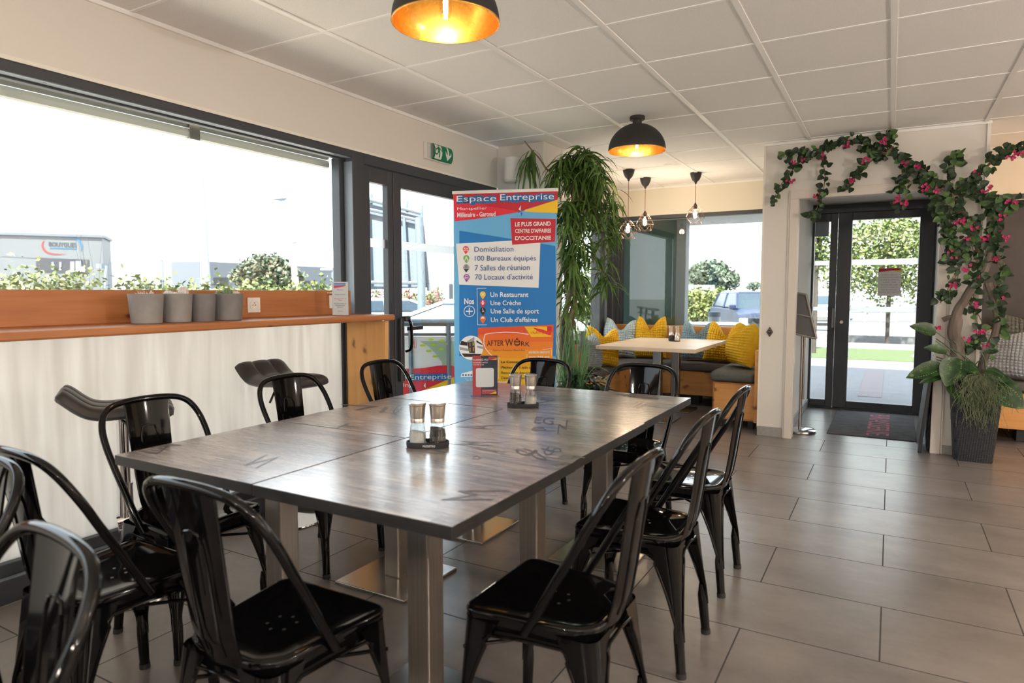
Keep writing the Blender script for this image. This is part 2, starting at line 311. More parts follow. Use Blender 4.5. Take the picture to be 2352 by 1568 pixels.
g = MB(); g.box((-.3, YB, 2.19), (XR, YB+.15, CE+.2)); g.box((-.02, YB, -.2), (2.06, YB+.15, .76)); g.box((3.45, YB, -.2), (XR, YB+.15, .5)); g.box((6.3, YB, .4), (XR, YB+.15, 2.3))
struct(g.build('wall_back', 'paint_yellow', smooth=0))
g = MB(); g.box((2.055, 4.27, 0), (2.27, YB, CE)); g.box((3.41, 4.27, 0), (3.625, YB, CE)); g.box((2.27, 4.27, 2.075), (3.41, 4.62, CE)); g.box((2.27, 4.62, 2.2), (3.41, YB, CE))
struct(g.build('wall_door', 'paint', smooth=0))
g = MB(); g.box((2.270, 4.246, 0), (2.335, 4.35, 2.04)); g.box((3.345, 4.246, 0), (3.41, 4.35, 2.04)); g.box((2.270, 4.246, 2.04), (3.41, 4.35, 2.10)); g.box((2.255, 4.256, 0), (2.27, 4.27, 2.11)); g.box((3.41, 4.256, 0), (3.425, 4.27, 2.11)); g.box((2.255, 4.256, 2.10), (3.425, 4.27, 2.115))
struct(g.build('trim_door', 'trim_paint', smooth=0, bevel=.003))
struct(MB().box((2.048, 4.256, .02), (2.064, 4.28, CE-.02)).box((3.612, 4.256, .0), (3.634, 4.28, CE-.02)).build('trim_corner', 'trim_white', smooth=0))
m = noisy('plinth', (.25, .24, .225), (.36, .34, .32), 8, .5, 0, .004, (4, 1, 20))
struct(MB().box((2.043, 4.252, 0), (2.252, 4.27, .085)).box((2.043, 4.252, 0), (2.055, YB, .085)).box((2.27, 4.36, 0), (2.282, YB, .085)).box((3.425, 4.255, 0), (3.637, 4.27, .07)).build('baseboard_back', 'plinth', smooth=0, bevel=.003))
struct(MB().box((XR, YN, 0), (XR+.15, YB+.15, CE+.2)).build('wall_right', 'paint', smooth=0))
mat('paint_dark', (.05, .048, .047), .7)
struct(MB().box((-.3, YN-.15, 0), (XR+.1, YN, CE+.2)).build('wall_rear', 'paint_dark', smooth=0))
# window wall, left: big glazed bay
g = MB()
g.box((-.12, YN, 2.124), (.0, 1.4225, 2.168)); g.box((-.10, YN, 2.112), (-.06, 1.4225, 2.124)); g.box((-.16, YN, 0), (-.02, 1.4225, .10)); g.box((-.14, YN, .10), (-.055, 1.47, .155))
g.box((-.15, 1.385, .1), (-.08, 1.423, 2.124)); g.box((-.15, YN, .1), (-.08, YN+.06, 2.124))
w1 = struct(g.build('window_1', 'anthracite', smooth=0, bevel=.004))
MB().box((-.055, YN, 2.1215), (-.006, 1.42, 2.1235)).box((-.05, YN, .1005), (-.024, 1.42, .1035)).build('window_pale_strip', 'anthracite_light', w1, 0)  # pale strips on the dark frame; the lower paints the rail's lit step
MB().box((-.118, YN+.03, 1.16), (-.112, 1.40, 2.14)).build('glass', 'pane', w1, 0)
MB().box((-.096, YN+.03, .13), (-.09, 1.40, 1.20)).build('frosted_glass', 'frosted_film', w1, 0)
g = MB()
for y in (-.35, .1, .45, .75, 1.05, 1.3): g.lathe([(.006, 0), (.006, .002)], 10, (-.03, y, 2.119), cap=True)
g.build('screw', 'steel', w1)
struct(MB().box((-.16, 1.423, 0), (0, 1.535, 2.168)).build('trim_post', 'anthracite', smooth=0, bevel=.004))
struct(MB().box((-.075, 1.4215, .12), (-.004, 1.4235, 2.1)).build('trim_post_lit_reveal', 'anthracite_light', smooth=0))  # reveal's daylit side painted as a paler skin on the post
# glazed street door in the window wall
g = MB(); g.box((-.12, 1.535, 2.10), (0, 3.228, 2.168)); g.box((-.12, 3.16, 0), (0, 3.228, 2.1)); g.box((-.12, 1.535, 0), (0, 3.228, .02))
d1 = struct(g.build('door_1', 'anthracite', smooth=0, bevel=.004))
def leaf(y0, y1, z0, z1, st, x0=-.06, x1=-.01):
    g = MB(); g.box((x0, y0, z0), (x1, y0+st, z1)); g.box((x0, y1-st, z0), (x1, y1, z1)); g.box((x0, y0+st, z0), (x1, y1-st, z0+.10)); g.box((x0, y0+st, z1-.10), (x1, y1-st, z1)); return g
leaf(1.538, 1.83, .02, 2.095, .055).build('fixed_leaf', 'anthracite', d1, 0, .004)
leaf(1.835, 2.95, .02, 2.095, .085).build('door_leaf', 'anthracite', d1, 0, .004)
leaf(2.955, 3.16, .02, 2.095, .055).build('fixed_leaf', 'anthracite', d1, 0, .004)
MB().box((-.042, 1.59, .1), (-.038, 1.78, 2.06)).build('glass', 'pane', d1, 0); MB().box((-.042, 1.915, .1), (-.038, 2.87, 2.03)).build('glass', 'pane', d1, 0); MB().box((-.042, 3.0, .1), (-.038, 3.11, 2.03)).build('glass', 'pane', d1, 0)
m = mat('sticker_white', (.9, .9, .9), .6); m.node_tree.nodes['Principled BSDF'].inputs['Transmission Weight'].default_value = .8
MB().box((-.0375, 1.593, 1.565), (-.037, 1.775, 1.625)).box((-.0375, 1.92, 1.565), (-.037, 2.865, 1.625)).build('safety_strip', 'sticker_white', d1, 0)
h = MB(); h.box((-.01, 1.862, .62), (.022, 1.905, 1.075)).box((-.005, 1.90, 1.05), (.04, 1.955, 1.09)); h.build('lock_case', 'anthracite', d1, 0, .008)
MB().tube(cr_path([(.005, 1.932, 1.07), (.05, 1.935, 1.045), (.06, 1.935, .95), (.055, 1.933, .86), (.01, 1.93, .835)], 5), .011, 8).build('door_handle', 'black_gloss', d1)
MB().box((.02, 1.93, .985), (.038, 2.10, 1.012)).build('push_bar', 'black_plastic', d1, 0, .003)
# corner glazing beyond the column
g = MB(); g.box((-.12, 3.58, 2.1), (0, YB, 2.19)); g.box((-.12, 3.58, .70), (0, YB, .79)); g.box((-.12, 3.58, .79), (-.02, 3.64, 2.1)); g.box((-.12, 5.62, .79), (0, 5.78, 2.1)); g.box((-.12, YB-.02, .1), (.06, YB+.12, 2.19)); g.box((-.12, 5.98, .79), (0.02, YB, 2.1))
w2 = struct(g.build('window_2', 'anthracite', smooth=0, bevel=.004)); MB().box((-.065, 3.6, .75), (-.06, 5.7, 2.15)).build('glass', 'pane', w2, 0)
MB().box((-.09, 5.78, .79), (-.05, 5.98, 2.1)).build('corner_panel', 'anthracite_light', w2, 0)
struct(MB().box((-.25, 3.58, -.2), (0, YB, .70)).build('wall_left_low', 'paint', smooth=0))
g = MB(); g.box((.05, YB, 2.145), (2.055, YB+.09, 2.19)); g.box((.05, YB, .74), (2.055, YB+.09, .79)); g.box((.05, YB, .79), (.095, YB+.09, 2.15)); g.box((2.0, YB, .79), (2.055, YB+.09, 2.15))
w3 = struct(g.build('window_3', 'anthracite', smooth=0, bevel=.004)); MB().box((.06, YB+.04, .76), (2.05, YB+.045, 2.17)).build('glass', 'pane', w3, 0)
# entrance door behind the arch
g = MB(); g.box((2.17, YB-.02, 0), (2.225, YB+.09, 2.19)); g.box((3.40, YB-.02, 0), (3.45, YB+.09, 2.19)); g.box((2.17, YB-.02, 2.10), (3.45, YB+.09, 2.19)); g.box((2.17, YB-.03, 0), (3.45, YB+.09, .012))
d2 = struct(g.build('door_2', 'anthracite', smooth=0, bevel=.004))
def leafy(x0, x1, z0, z1, st, hb, ht):
    g = MB(); a, b = YB, YB+.075; g.box((x0, a, z0), (x0+st, b, z1)); g.box((x1-st, a, z0), (x1, b, z1)); g.box((x0+st, a, z0), (x1-st, b, z0+hb)); g.box((x0+st, a, z1-ht), (x1-st, b, z1)); return g
leafy(2.225, 2.515, .015, 2.10, .068, .075, .085).build('fixed_leaf', 'anthracite', d2, 0, .004); leafy(2.52, 3.40, .015, 2.10, .135, .075, .08).build('door_leaf', 'anthracite', d2, 0, .004)
MB().box((2.28, YB+.03, .06), (2.47, YB+.035, 2.05)).build('glass', 'pane', d2, 0); MB().box((2.6, YB+.03, .06), (3.3, YB+.035, 2.05)).build('glass', 'pane', d2, 0)
MB().box((2.62, YB+.027, 1.545), (3.28, YB+.029, 1.605)).box((2.62, YB+.027, 1.055), (3.28, YB+.029, 1.105)).box((2.29, YB+.027, 1.55), (2.45, YB+.029, 1.60)).box((2.29, YB+.027, 1.06), (2.45, YB+.029, 1.10)).build('safety_strip', 'sticker_white', d2, 0)
MB().box((2.295, YB+.01, 1.86), (2.43, YB+.03, 2.02)).build('blanking_panel', 'anthracite_light', d2, 0)
MB().tube([(2.503, YB-.04, .88), (2.503, YB-.04, 1.09)], .011, 8).build('door_handle', 'steel', d2); MB().lathe([(.0, 0), (.017, 0), (.017, .02), (0, .02)], 12, (2.585, YB-.005, .94), T=Matrix.Rotation(PI/2, 4, 'X')).build('lock_cylinder', 'steel', d2)
# dark glazing at the far right
g = MB(); g.box((3.63, YB-.02, 2.14), (6.3, YB+.06, 2.19)); g.box((3.63, YB-.02, .45), (6.3, YB+.06, .5)); g.box((3.63, YB-.02, .5), (3.67, YB+.06, 2.14)); g.box((6.26, YB-.02, .5), (6.3, YB+.06, 2.14))
w4 = struct(g.build('window_4', 'anthracite', smooth=0, bevel=.004)); noisy('dark_pane', (.028, .022, .02), (.045, .036, .033), 5, .45)  # dull brown panel stands in for dark, reflecting glass
MB().box((3.65, YB+.0, .47), (6.28, YB+.02, 2.15)).build('dark_pane_panel', 'dark_pane', w4, 0); MB().box((3.66, YB-.024, 2.132), (6.28, YB-.018, 2.139)).build('window_pale_strip', 'steel', w4, 0)  # steel strip stands in for the highlight along the frame
# ---------------------------------------------------------------- black metal chairs
def seat_outline(inset=0.0, k=5):
    fr, rr, yf, yr = .186-inset, .156-inset, .184-inset, -.172+inset
    pts = []
    for (cx, cy, r, a0) in ((fr, yf, .036, 0), (-fr, yf, .036, 90), (-rr, yr, .08, 180), (rr, yr, .08, 270)):
        r = max(.012, r-inset); ox = cx-math.copysign(r, cx); oy = cy-math.copysign(r, cy)
        for i in range(k+1):
            a = math.radians(a0+90*i/k); pts.append((ox+r*math.cos(a), oy+r*math.sin(a)))
    return pts
FEET = ((.200, .206), (-.200, .206), (-.182, -.218), (.182, -.218)); CORN = ((.187, .185), (-.187, .185), (-.160, -.176), (.160, -.176))
def leg_w(t): return .0165+.088*max(0, 1-t/.72)**1.7
def leg_pt(i, t, s):      # t 0 top .. 1 floor, s -1..1 across the folded sheet
    (kx, ky), (fx, fy) = CORN[i], FEET[i]; K = V((kx+(fx-kx)*t, ky+(fy-ky)*t)); sx, sy = math.copysign(1, kx), math.copysign(1, ky)
    w = leg_w(t); r = min(w, .036+(.0165-.036)*min(1, t/.7)); ox, oy = K.x-sx*r, K.y-sy*r; z = .425*(1-t)
    L = w-r; q = abs(s); flat = .55 if L > .004 else 0
    if q > 1-flat+1e-9: d = (q-(1-flat))/max(flat, 1e-6)*L; a = 1.0
    else: d = 0; a = q/(1-flat)
    ang = PI/4*a      # from the corner's diagonal to each side
    if s < 0: p = (ox+sx*r*math.sin(PI/4-ang), oy+sy*r*math.cos(PI/4-ang)); p = (p[0]-sx*d, p[1])
    else: p = (ox+sx*r*math.cos(PI/4-ang), oy+sy*r*math.sin(PI/4-ang)); p = (p[0], p[1]-sy*d)
    return V((p[0], p[1], z))
def make_chair(label, group):
    t = thing('metal_chair', label, 'chair', group=group)
    g = MB(); o0 = seat_outline(0); n = len(o0)
    prof = [(.006, .392), (.003, .41), (0, .43), (-.003, .442), (.002, .4495), (.010, .4505), (.020, .447), (.034, .443), (.07, .440), (.115, .4385)]
    vs = []
    for ins, z in prof:
        vs += [(x, y, z) for x, y in seat_outline(ins)]
    vs.append((0, 0, .438)); fs = []
    for i in range(len(prof)-1):
        for k in range(n): l = (k+1) % n; fs.append([i*n+k, i*n+l, (i+1)*n+l, (i+1)*n+k])
    b = (len(prof)-1)*n
    for k in range(n): fs.append([b+k, b+(k+1) % n, len(vs)-1])
    g.add(vs, fs)
    for x, y in ((-.03, .02), (0, .035), (.03, .02), (-.03, -.02), (0, -.035), (.03, -.02)): g.lathe([(0, 0), (.0045, 0)], 10, (x, y, .4397), 1)
    g.build('seat', ['black_gloss', 'steel'], t, 50)
    cy = [(-.165, .425), (-.172, .450), (-.186, .49), (-.199, .57), (-.211, .66), (-.224, .75), (-.236, .83), (-.2385, .846)]
    def splat(s, v, d=0):
        i = min(int(v*7), 6); f = v*7-i; y = cy[i][0]*(1-f)+cy[i+1][0]*f; z = cy[i][1]*(1-f)+cy[i+1][1]*f
        w = .066+.022*v; return V((s*w, y-.010*(1-s*s)+d, z))
    g = MB(); g.grid(lambda u, v: splat(2*u-1, v), 8, 21); g.grid(lambda u, v: splat(1-2*u, v, -.004), 8, 21)
    for s in (-1, 1): g.tube([splat(s, v/12, -.002) for v in range(13)], .0032, 6)
    path = [splat(-.44, v/14) for v in range(2, 9)]+[splat(-.40, .66), splat(-.30, .705), splat(0, .715), splat(.30, .705), splat(.40, .66)]+[splat(.44, v/14) for v in range(8, 1, -1)]
    for d in (.0005, -.0045): g.tube([p+V((0, d, 0)) for p in path], .0035, 6)
    g.build('backrest', 'black_gloss', t, 50)
    h = [(.176, .005, .418), (.183, -.030, .475), (.190, -.082, .565), (.196, -.135, .655), (.198, -.168, .715), (.192, -.198, .768), (.172, -.222, .812), (.135, -.236, .838), (.078, -.242, .849), (0, -.244, .852)]
    h = h+[(-x, y, z) for x, y, z in h[-2::-1]]
    MB().tube(cr_path(h, 4), .0118, 10).build('back_hoop', 'black_gloss', t, 60)
    for i in range(4):
        g = MB(); g.grid(lambda u, v: leg_pt(i, v*.74, 2*u-1), 12, 14)
        f = V((*FEET[i], 0)); k = V((*CORN[i], .425)); c = lambda z: V((k.x+(f.x-k.x)*(1-z/.425)-math.copysign(.0155, k.x), k.y+(f.y-k.y)*(1-z/.425)-math.copysign(.0155, k.y), z))
        g.tube([c(.19), c(.15), c(.12), c(.012)], [.008, .0165, .0175, .0155], 12)
        lg = g.build('leg', 'black_gloss', t, 60)
        MB().tube([c(.018), c(0)], .0172, 12).build('foot_cap', 'rubber', lg, 60)
    g = MB()
    for a, b in ((0, 1), (1, 2), (2, 3), (3, 0)):
        def side(i, j):
            # which edge of leg i faces leg j
            return -1 if abs(CORN[i][1]-CORN[j][1]) < .1 else 1
        p = [leg_pt(a, v/10*.72, side(a, b)) for v in range(10, 0, -1)]; q = [leg_pt(b, v/10*.72, side(b, a)) for v in range(1, 11)]
        g.tube(cr_path(p+q, 2), .0052, 6)
    g.build('arch_rail', 'black_gloss', t, 60)
    g = MB()
    for a, b in ((0, 2), (1, 3)):
        pa, pb = V((*CORN[a], .335))*.985, V((*CORN[b], .335))*.985; pa.z = pb.z = .335 + (.006 if a else 0); g.tube([pa, pb], .0055, 6)
    g.build('cross_brace', 'black_gloss', t, 60)
    return t
GC = 'metal chairs around the dining tables'
chairs = [
 ((1.75, -.735, 0), 0, 'glossy black metal chair at the near table end, its whole dark seat in view'),
 ((1.085, -.775, 0), 0, 'black metal chair at the near table end beside the frosted window, seat reflecting daylight'),
 ((1.81, -1.51, 0), PI-.1, 'black metal chair turned away from the tables, only its arched back in the bottom corner'),
 ((1.12, -1.315, 0), PI, 'black metal chair cropped by the photo edge, only a bent back tube showing'),
 ((2.285, -.270, 0), PI/2, 'black metal chair nearest of the three along the open floor side'),
 ((2.285, .415, 0), PI/2, 'black metal chair in the middle of the three along the open floor side'),
 ((2.270, 1.075, 0), PI/2, 'black metal chair farthest of the three along the open floor side'),
 ((1.85, 1.515, 0), PI, 'black metal chair at the far short end, in front of the corner bench'),
 ((1.225, 1.49, 0), PI, 'black metal chair at the far short end, in front of the roll-up banner'),
 ((.665, 1.165, 0), -PI/2, 'black metal chair in front of the knotty pine side panel of the bar counter'),
 ((.725, .415, 0), -PI/2, 'black metal chair in front of the bar stool with the upright quilted back'),
 ((.79, -.33, 0), -PI/2, 'black metal chair in front of the bar stool seen edge-on, near the table corner'),
]
ch0 = make_chair(chairs[0][2], GC); ch0.location = chairs[0][0]
for loc, rz, lb in chairs[1:]: dup(ch0, loc, rz, lb, GC)
# ---------------------------------------------------------------- dining tables
TZ = .728
def pedestal(t, x, y):
    MB().box((x-.04, y-.04, .012), (x+.04, y+.04, TZ-.034)).build('post', 'steel', t, 0, .006)
    MB().box((x-.19, y-.19, 0), (x+.19, y+.19, .014)).build('base_plate', 'steel_plate', t, 0, .003)
    MB().box((x-.13, y-.13, TZ-.042), (x+.13, y+.13, TZ-.033)).build('mounting_plate', 'black_plastic', t, 0)
def table(x0, x1, y0, y1, label, feet, prints, mt='laminate'):
    cx, cy = (x0+x1)/2, (y0+y1)/2; t = thing('dining_table', label, 'table', (cx, cy, 0), 0, 'tables pushed together')
    hx, hy = (x1-x0)/2, (y1-y0)/2
    tp = MB().box((-hx, -hy, TZ-.033), (hx, hy, TZ-.0006)).build('tabletop', 'laminate_edge', t, 0, .0015)
    MB().box((-hx+.001, -hy+.001, TZ-.001), (hx-.001, hy-.001, TZ)).build('top_surface', mt, tp, 0)
    for fx, fy in feet: pedestal(t, fx, fy)
    if prints:
        g = MB()
        for txt, bl, br, tl, mi, bo in prints:
            f = lambda p: onZ(p[0], p[1], TZ+.0004)-V((cx, cy, 0)); put_text(g, txt, f(bl), f(br), f(tl), mi, bo)
        g.build('print', ['print_ink', 'print_ink_brown'], tp, 0)
    return t
q3 = lambda x, y: (1000+x/4.704, 900+y/4.704)
XA, XB, XC = .842, 1.512, 2.190; Y0, Y1, Y2, Y3 = -.625, .060, .757, 1.50
table(XB+.003, XC, Y0, Y1-.003, 'grey wood-print table at the near corner with a large faded letter beside its steel post', [(0, 0)],
      [('M', q3(800, 1060), q3(610, 1170), q3(270, 1060), 0, 0), ('A', q3(815, 690), q3(770, 650), q3(395, 615), 0, 0), ('Q', q3(480, 740), q3(500, 700), q3(395, 720), 0, 0), ('E', q3(1480, 760), q3(1430, 790), q3(1330, 770), 0, 0), ('N', (1008, 1018), (995, 1026), (945, 1022), 0, 0)])
table(XB+.004, XC-.004, Y1, Y2-.003, 'grey wood-print table in the middle with printed letters A and M, open floor side', [(0, .0)],
      [('A', q3(725, 355), q3(600, 405), q3(300, 350), 0, 0), ('M', q3(715, 545), q3(620, 580), q3(290, 530), 0, 0), ('EG', q3(1060, 335), q3(1270, 355), q3(1090, 262), 0, 0), ('T', q3(1640, 690), q3(1590, 730), q3(1510, 680), 0, 0), ('N', q3(1430, 300), q3(1330, 350), q3(1420, 400), 0, 0),
       ('e', q3(1060, 430), q3(1210, 410), q3(1010, 390), 0, 0), ('&', q3(1240, 750), q3(1090, 620), q3(930, 700), 0, -.012), ('&', q3(1190, 690), q3(1130, 600), q3(1390, 660), 0, -.012)])
table(XA, XB-.003, Y0+.004, Y1-.012, 'dark wood-print table at the near corner next to the frosted window, shiny with daylight', [(.04, .02)],
      [('Z', (360, 1043), (330, 1040), (420, 1022), 0, 0), ('N', (590, 1075), (560, 1068), (640, 1050), 0, 0)])
table(XA+.006, XB-.002, Y1-.006, Y2-.008, 'middle table on the window side, holding the tray of salt and pepper mills nearest', [(0, -.005)],
      [('V', (893, 940), (850, 925), (820, 943), 0, 0), ('I', (880, 948), (893, 935), (870, 947), 0, 0), ('C', (905, 955), (925, 935), (900, 945), 0, 0), ('T', (812, 986), (840, 975), (770, 982), 0, 0)])
table(XA+.004, XC-.012, Y2, Y3, 'long wood-print table at the far end, holding the scan-me stand and one mill tray', [(-.39, -.05), (.36, -.05)],
      [('V', q3(1320, 65), q3(1280, 115), q3(1140, 75), 0, 0), ('III', q3(2180, 180), q3(2060, 160), q3(2290, 130), 1, 0), ('A', q3(1240, 135), q3(1230, 150), q3(1130, 130), 0, 0), ('EEE', q3(2160, 60), q3(1980, 45), q3(2170, 45), 1, 0)])
# ---------------------------------------------------------------- window counter
t = thing('window_counter', 'orange pine bar counter along the big window, pots and sockets on it', 'counter', (0, 0, 0))
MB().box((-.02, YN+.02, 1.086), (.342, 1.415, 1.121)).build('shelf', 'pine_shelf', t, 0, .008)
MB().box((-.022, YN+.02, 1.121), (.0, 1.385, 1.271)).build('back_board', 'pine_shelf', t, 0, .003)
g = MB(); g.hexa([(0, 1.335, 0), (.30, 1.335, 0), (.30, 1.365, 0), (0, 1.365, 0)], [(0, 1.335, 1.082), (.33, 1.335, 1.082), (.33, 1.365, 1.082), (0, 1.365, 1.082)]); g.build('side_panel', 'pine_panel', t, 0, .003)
MB().box((.0, 1.330, .0), (.006, 1.336, 1.08)).build('edge_seal', 'black_plastic', t, 0)
def socket(y, z, label):
    t = thing('wall_socket', label, 'socket', (0, y, z), 0, 'white power sockets on the back board'); R = Matrix.Rotation(PI/2, 4, 'Y')
    MB().box((0, -.041, -.041), (.010, .041, .041)).build('cover_plate', 'white_plastic', t, 0, .003)
    r = MB().lathe([(.030, .0095), (.030, .0125), (.024, .0125), (.022, .010), (0, .0098)], 24, T=R).build('socket_ring', 'white_plastic', t)
    MB().lathe([(.0, .0100), (.0035, .0101)], 10, (0, -.009, 0), T=R).lathe([(0, .0100), (.0035, .0101)], 10, (0, .009, 0), T=R).build('contact_hole', 'dark_void', r, 0)
    MB().tube([(.009, 0, .012), (.016, 0, .012)], .003, 8).build('earth_pin', 'steel', r); return t
socket(.625, 1.190, 'white power socket on the back board, right of the grey cactus pots'); s2 = socket(1.23, 1.200, 'white power socket half hidden behind the white menu stand')
MB().box((.0, -.055, .052), (.026, .055, .059)).build('cable_cover', 'white_plastic', s2, 0, .002)
# cactus pots
def pot(y, label, mt, kind, r=.072, h=.132):
    t = thing('cactus_pot', label, 'plant pot', (.175, y, 1.1215), 0, 'grey pots in a row on the counter')
    MB().lathe([(0, 0), (r*.80, 0), (r*.86, .004), (r, h), (r-.006, h), (r-.012, h-.02), (0, h-.02)], 36).build('pot', mt, t, 40)
    MB().lathe([(0, h-.019), (r-.011, h-.019)], 24).build('soil', 'soil', t, 0)
    rnd = random.Random(int(y*1000))
    if kind == 'spiky':
        g = MB()
        for k in range(46):
            a = rnd.random()*6.28; e = rnd.uniform(.1, 1.2); d = V((math.cos(a)*math.cos(e), math.sin(a)*math.cos(e), math.sin(e))); c = V((math.cos(a)*.012, math.sin(a)*.012, h-.02)); g.tube([c, c+d*.022, c+d*rnd.uniform(.03, .042)], [.0045, .0035, .0004], 5)
        g.build('cactus', 'cactus_pale', t)
    elif kind:
        for cx, cy, rr, hh, mm in kind:
            g = MB(); N = 9
            def fn(u, v):
                ph = u*2*PI; rad = rr*math.sin(PI*(v*.93+.07))**.6*(1+.12*math.cos(N*ph)); return V((cx+rad*math.cos(ph), cy+rad*math.sin(ph), h-.022+hh*(1-v)))
            g.grid(fn, 54, 10, wrap=True); c = g.build('cactus', mm, t)
            g = MB()
            for k in range(60):
                u = (rnd.randrange(N))/N; p = fn(u, rnd.uniform(.05, .8)); d = (p-V((cx, cy, h))).normalized(); g.tube([p, p+d*.006+V((0, 0, .002))], [.0006, .0002], 3)
            g.build('spines', 'paper', c, 0)
    return t
pot(-.085, 'matt grey cement pot, leftmost of the row, with a pale spiky cactus', 'concrete', 'spiky', .072)
pot(.062, 'matt grey cement pot with round woolly pinkish cacti', 'concrete', [(-.028, -.022, .020, .036, 'cactus_pale'), (.02, .02, .020, .055, 'cactus_pale'), (.025, -.025, .016, .03, 'cactus_pale')], .067)
pot(.192, 'dark grey cement pot that looks empty, between the cactus pots', 'concrete_dark', [(0, 0, .014, .012, 'cactus')], .061)
pot(.335, 'dark grey cement pot next to the socket, with a small green ribbed cactus', 'concrete_dark', [(-.005, 0, .022, .05, 'cactus'), (-.03, -.028, .016, .034, 'cactus'), (.02, .03, .015, .034, 'cactus_pale')], .072)
# menu stand on counter
t = thing('menu_stand', 'slim clear stand with a white printed menu card on the counter', 'menu holder', (.20, 1.085, 1.1215), .55)
MB().box((-.05, -.035, 0), (.05, .03, .003)).build('base', 'acrylic', t, 0); MB().box((-.049, -.006, .003), (.049, -.003, .205)).build('front_sheet', 'acrylic', t, 0)
c = MB().box((-.047, -.0025, .004), (.047, -.001, .20)).build('card', 'paper', t, 0)
g = MB(); g.box((-.036, -.0029, .170), (.033, -.0026, .192), 0); g.poly([(-.036, -.0031, .176), (.033, -.0031, .180), (.033, -.0031, .188), (-.036, -.0031, .188)], 1); g.poly([(-.036, -.0032, .162), (.0, -.0032, .168), (.033, -.0032, .178), (-.036, -.0032, .176)], 2); g.poly([(.012, -.0033, .171), (.033, -.0033, .168), (.033, -.0033, .178)], 3)
for z, w, mi in ((.150, .017, 2), (.122, .03, 4), (.098, .034, 2), (.089, .010, 2), (.068, .034, 4), (.058, .026, 4), (.048, .018, 4), (.024, .014, 2)): put_text(g, 'Restauration du midi'[:max(4, int(w*420))], (-w, -.003, z), (w, -.003, z), (-w, -.003, z+.006), mi)
g.build('lettering', ['b_purple', 'b_sky', 'b_red', 'b_yellow', 'b_navy'], c, 0)
# ---------------------------------------------------------------- bar stools
def stool(loc, rz, zs, label):
    t = thing('bar_stool', label, 'bar stool', loc, rz, 'bar stools at the counter')
    MB().lathe([(0, 0), (.195, 0), (.2, .004), (.198, .010), (.12, .018), (.05, .034), (.038, .06), (.034, .075), (0, .075)], 48).build('base', 'chrome', t, 40)
    MB().tube([(0, 0, .06), (0, 0, .46)], .030, 20).tube([(0, 0, .46), (0, 0, .468)], .032, 20).build('column', 'chrome', t); MB().tube([(0, 0, .46), (0, 0, zs-.03)], .023, 18).build('piston', 'chrome', t)
    ring = [(0, .03, .36)]+[(.115*math.sin(a), .135-.115*math.cos(a), .36) for a in [PI*2*i/24 for i in range(2, 23)]]+[(0, .03, .36)]
    MB().tube([(0, -.03, .30), (0, .03, .31)], .036, 14).tube(cr_path([(.03, .02, .31), (.13, .06, .31), (.155, .15, .31), (.10, .225, .31), (0, .245, .31), (-.10, .225, .31), (-.155, .15, .31), (-.13, .06, .31), (-.03, .02, .31)], 5), .010, 10).build('foot_ring', 'chrome', t)
    MB().tube([(.02, 0, zs-.04), (.09, .02, zs-.05), (.13, .03, zs-.10)], .006, 8).build('height_lever', 'black_plastic', t)
    prof = [(-.215, .088), (-.19, .070), (-.145, .030), (-.105, .006), (-.05, -.003), (.02, .0), (.09, .005), (.145, .002), (.185, -.018)]
    pc = cr_path([(0, y, z) for y, z in prof], 4)
    def sec(u, v, up):
        p = pc[min(len(pc)-1, int(round(v*(len(pc)-1))))]; x = (2*u-1)*.170*(1-.22*abs(2*v-1)**9); e = max(0, 1-abs(2*u-1)**6)**.5*max(0, 1-abs(2*v-1)**14)**.5
        q = .010*abs(math.cos(PI*1.5*(2*u-1)))**.4 if up else 0; th = (.022+q)*e
        i = min(len(pc)-2, max(0, int(round(v*(len(pc)-1))))); d = (pc[i+1]-pc[i]).normalized(); nrm = V((0, -d.z, d.y))
        return V((x, p.y, p.z+zs))+nrm*(th if up else -.020*e)
    g = MB(); g.grid(lambda u, v: sec(u, v, True), 30, len(pc)-1); g.grid(lambda u, v: sec(1-u, v, False), 30, len(pc)-1); g.build('seat', 'leather', t, 60)
    MB().box((-.08, -.08, zs-.028), (.08, .08, zs-.016)).build('seat_plate', 'black_plastic', t, 0, .004)
    return t
stool((.285, -.275, 0), -.53, .775, 'chrome bar stool whose dark quilted seat is seen edge-on, tall chrome column below')
stool((.165, .685, 0), -PI/2, .775, 'chrome bar stool with its quilted back panel facing the room, near the pine side panel')
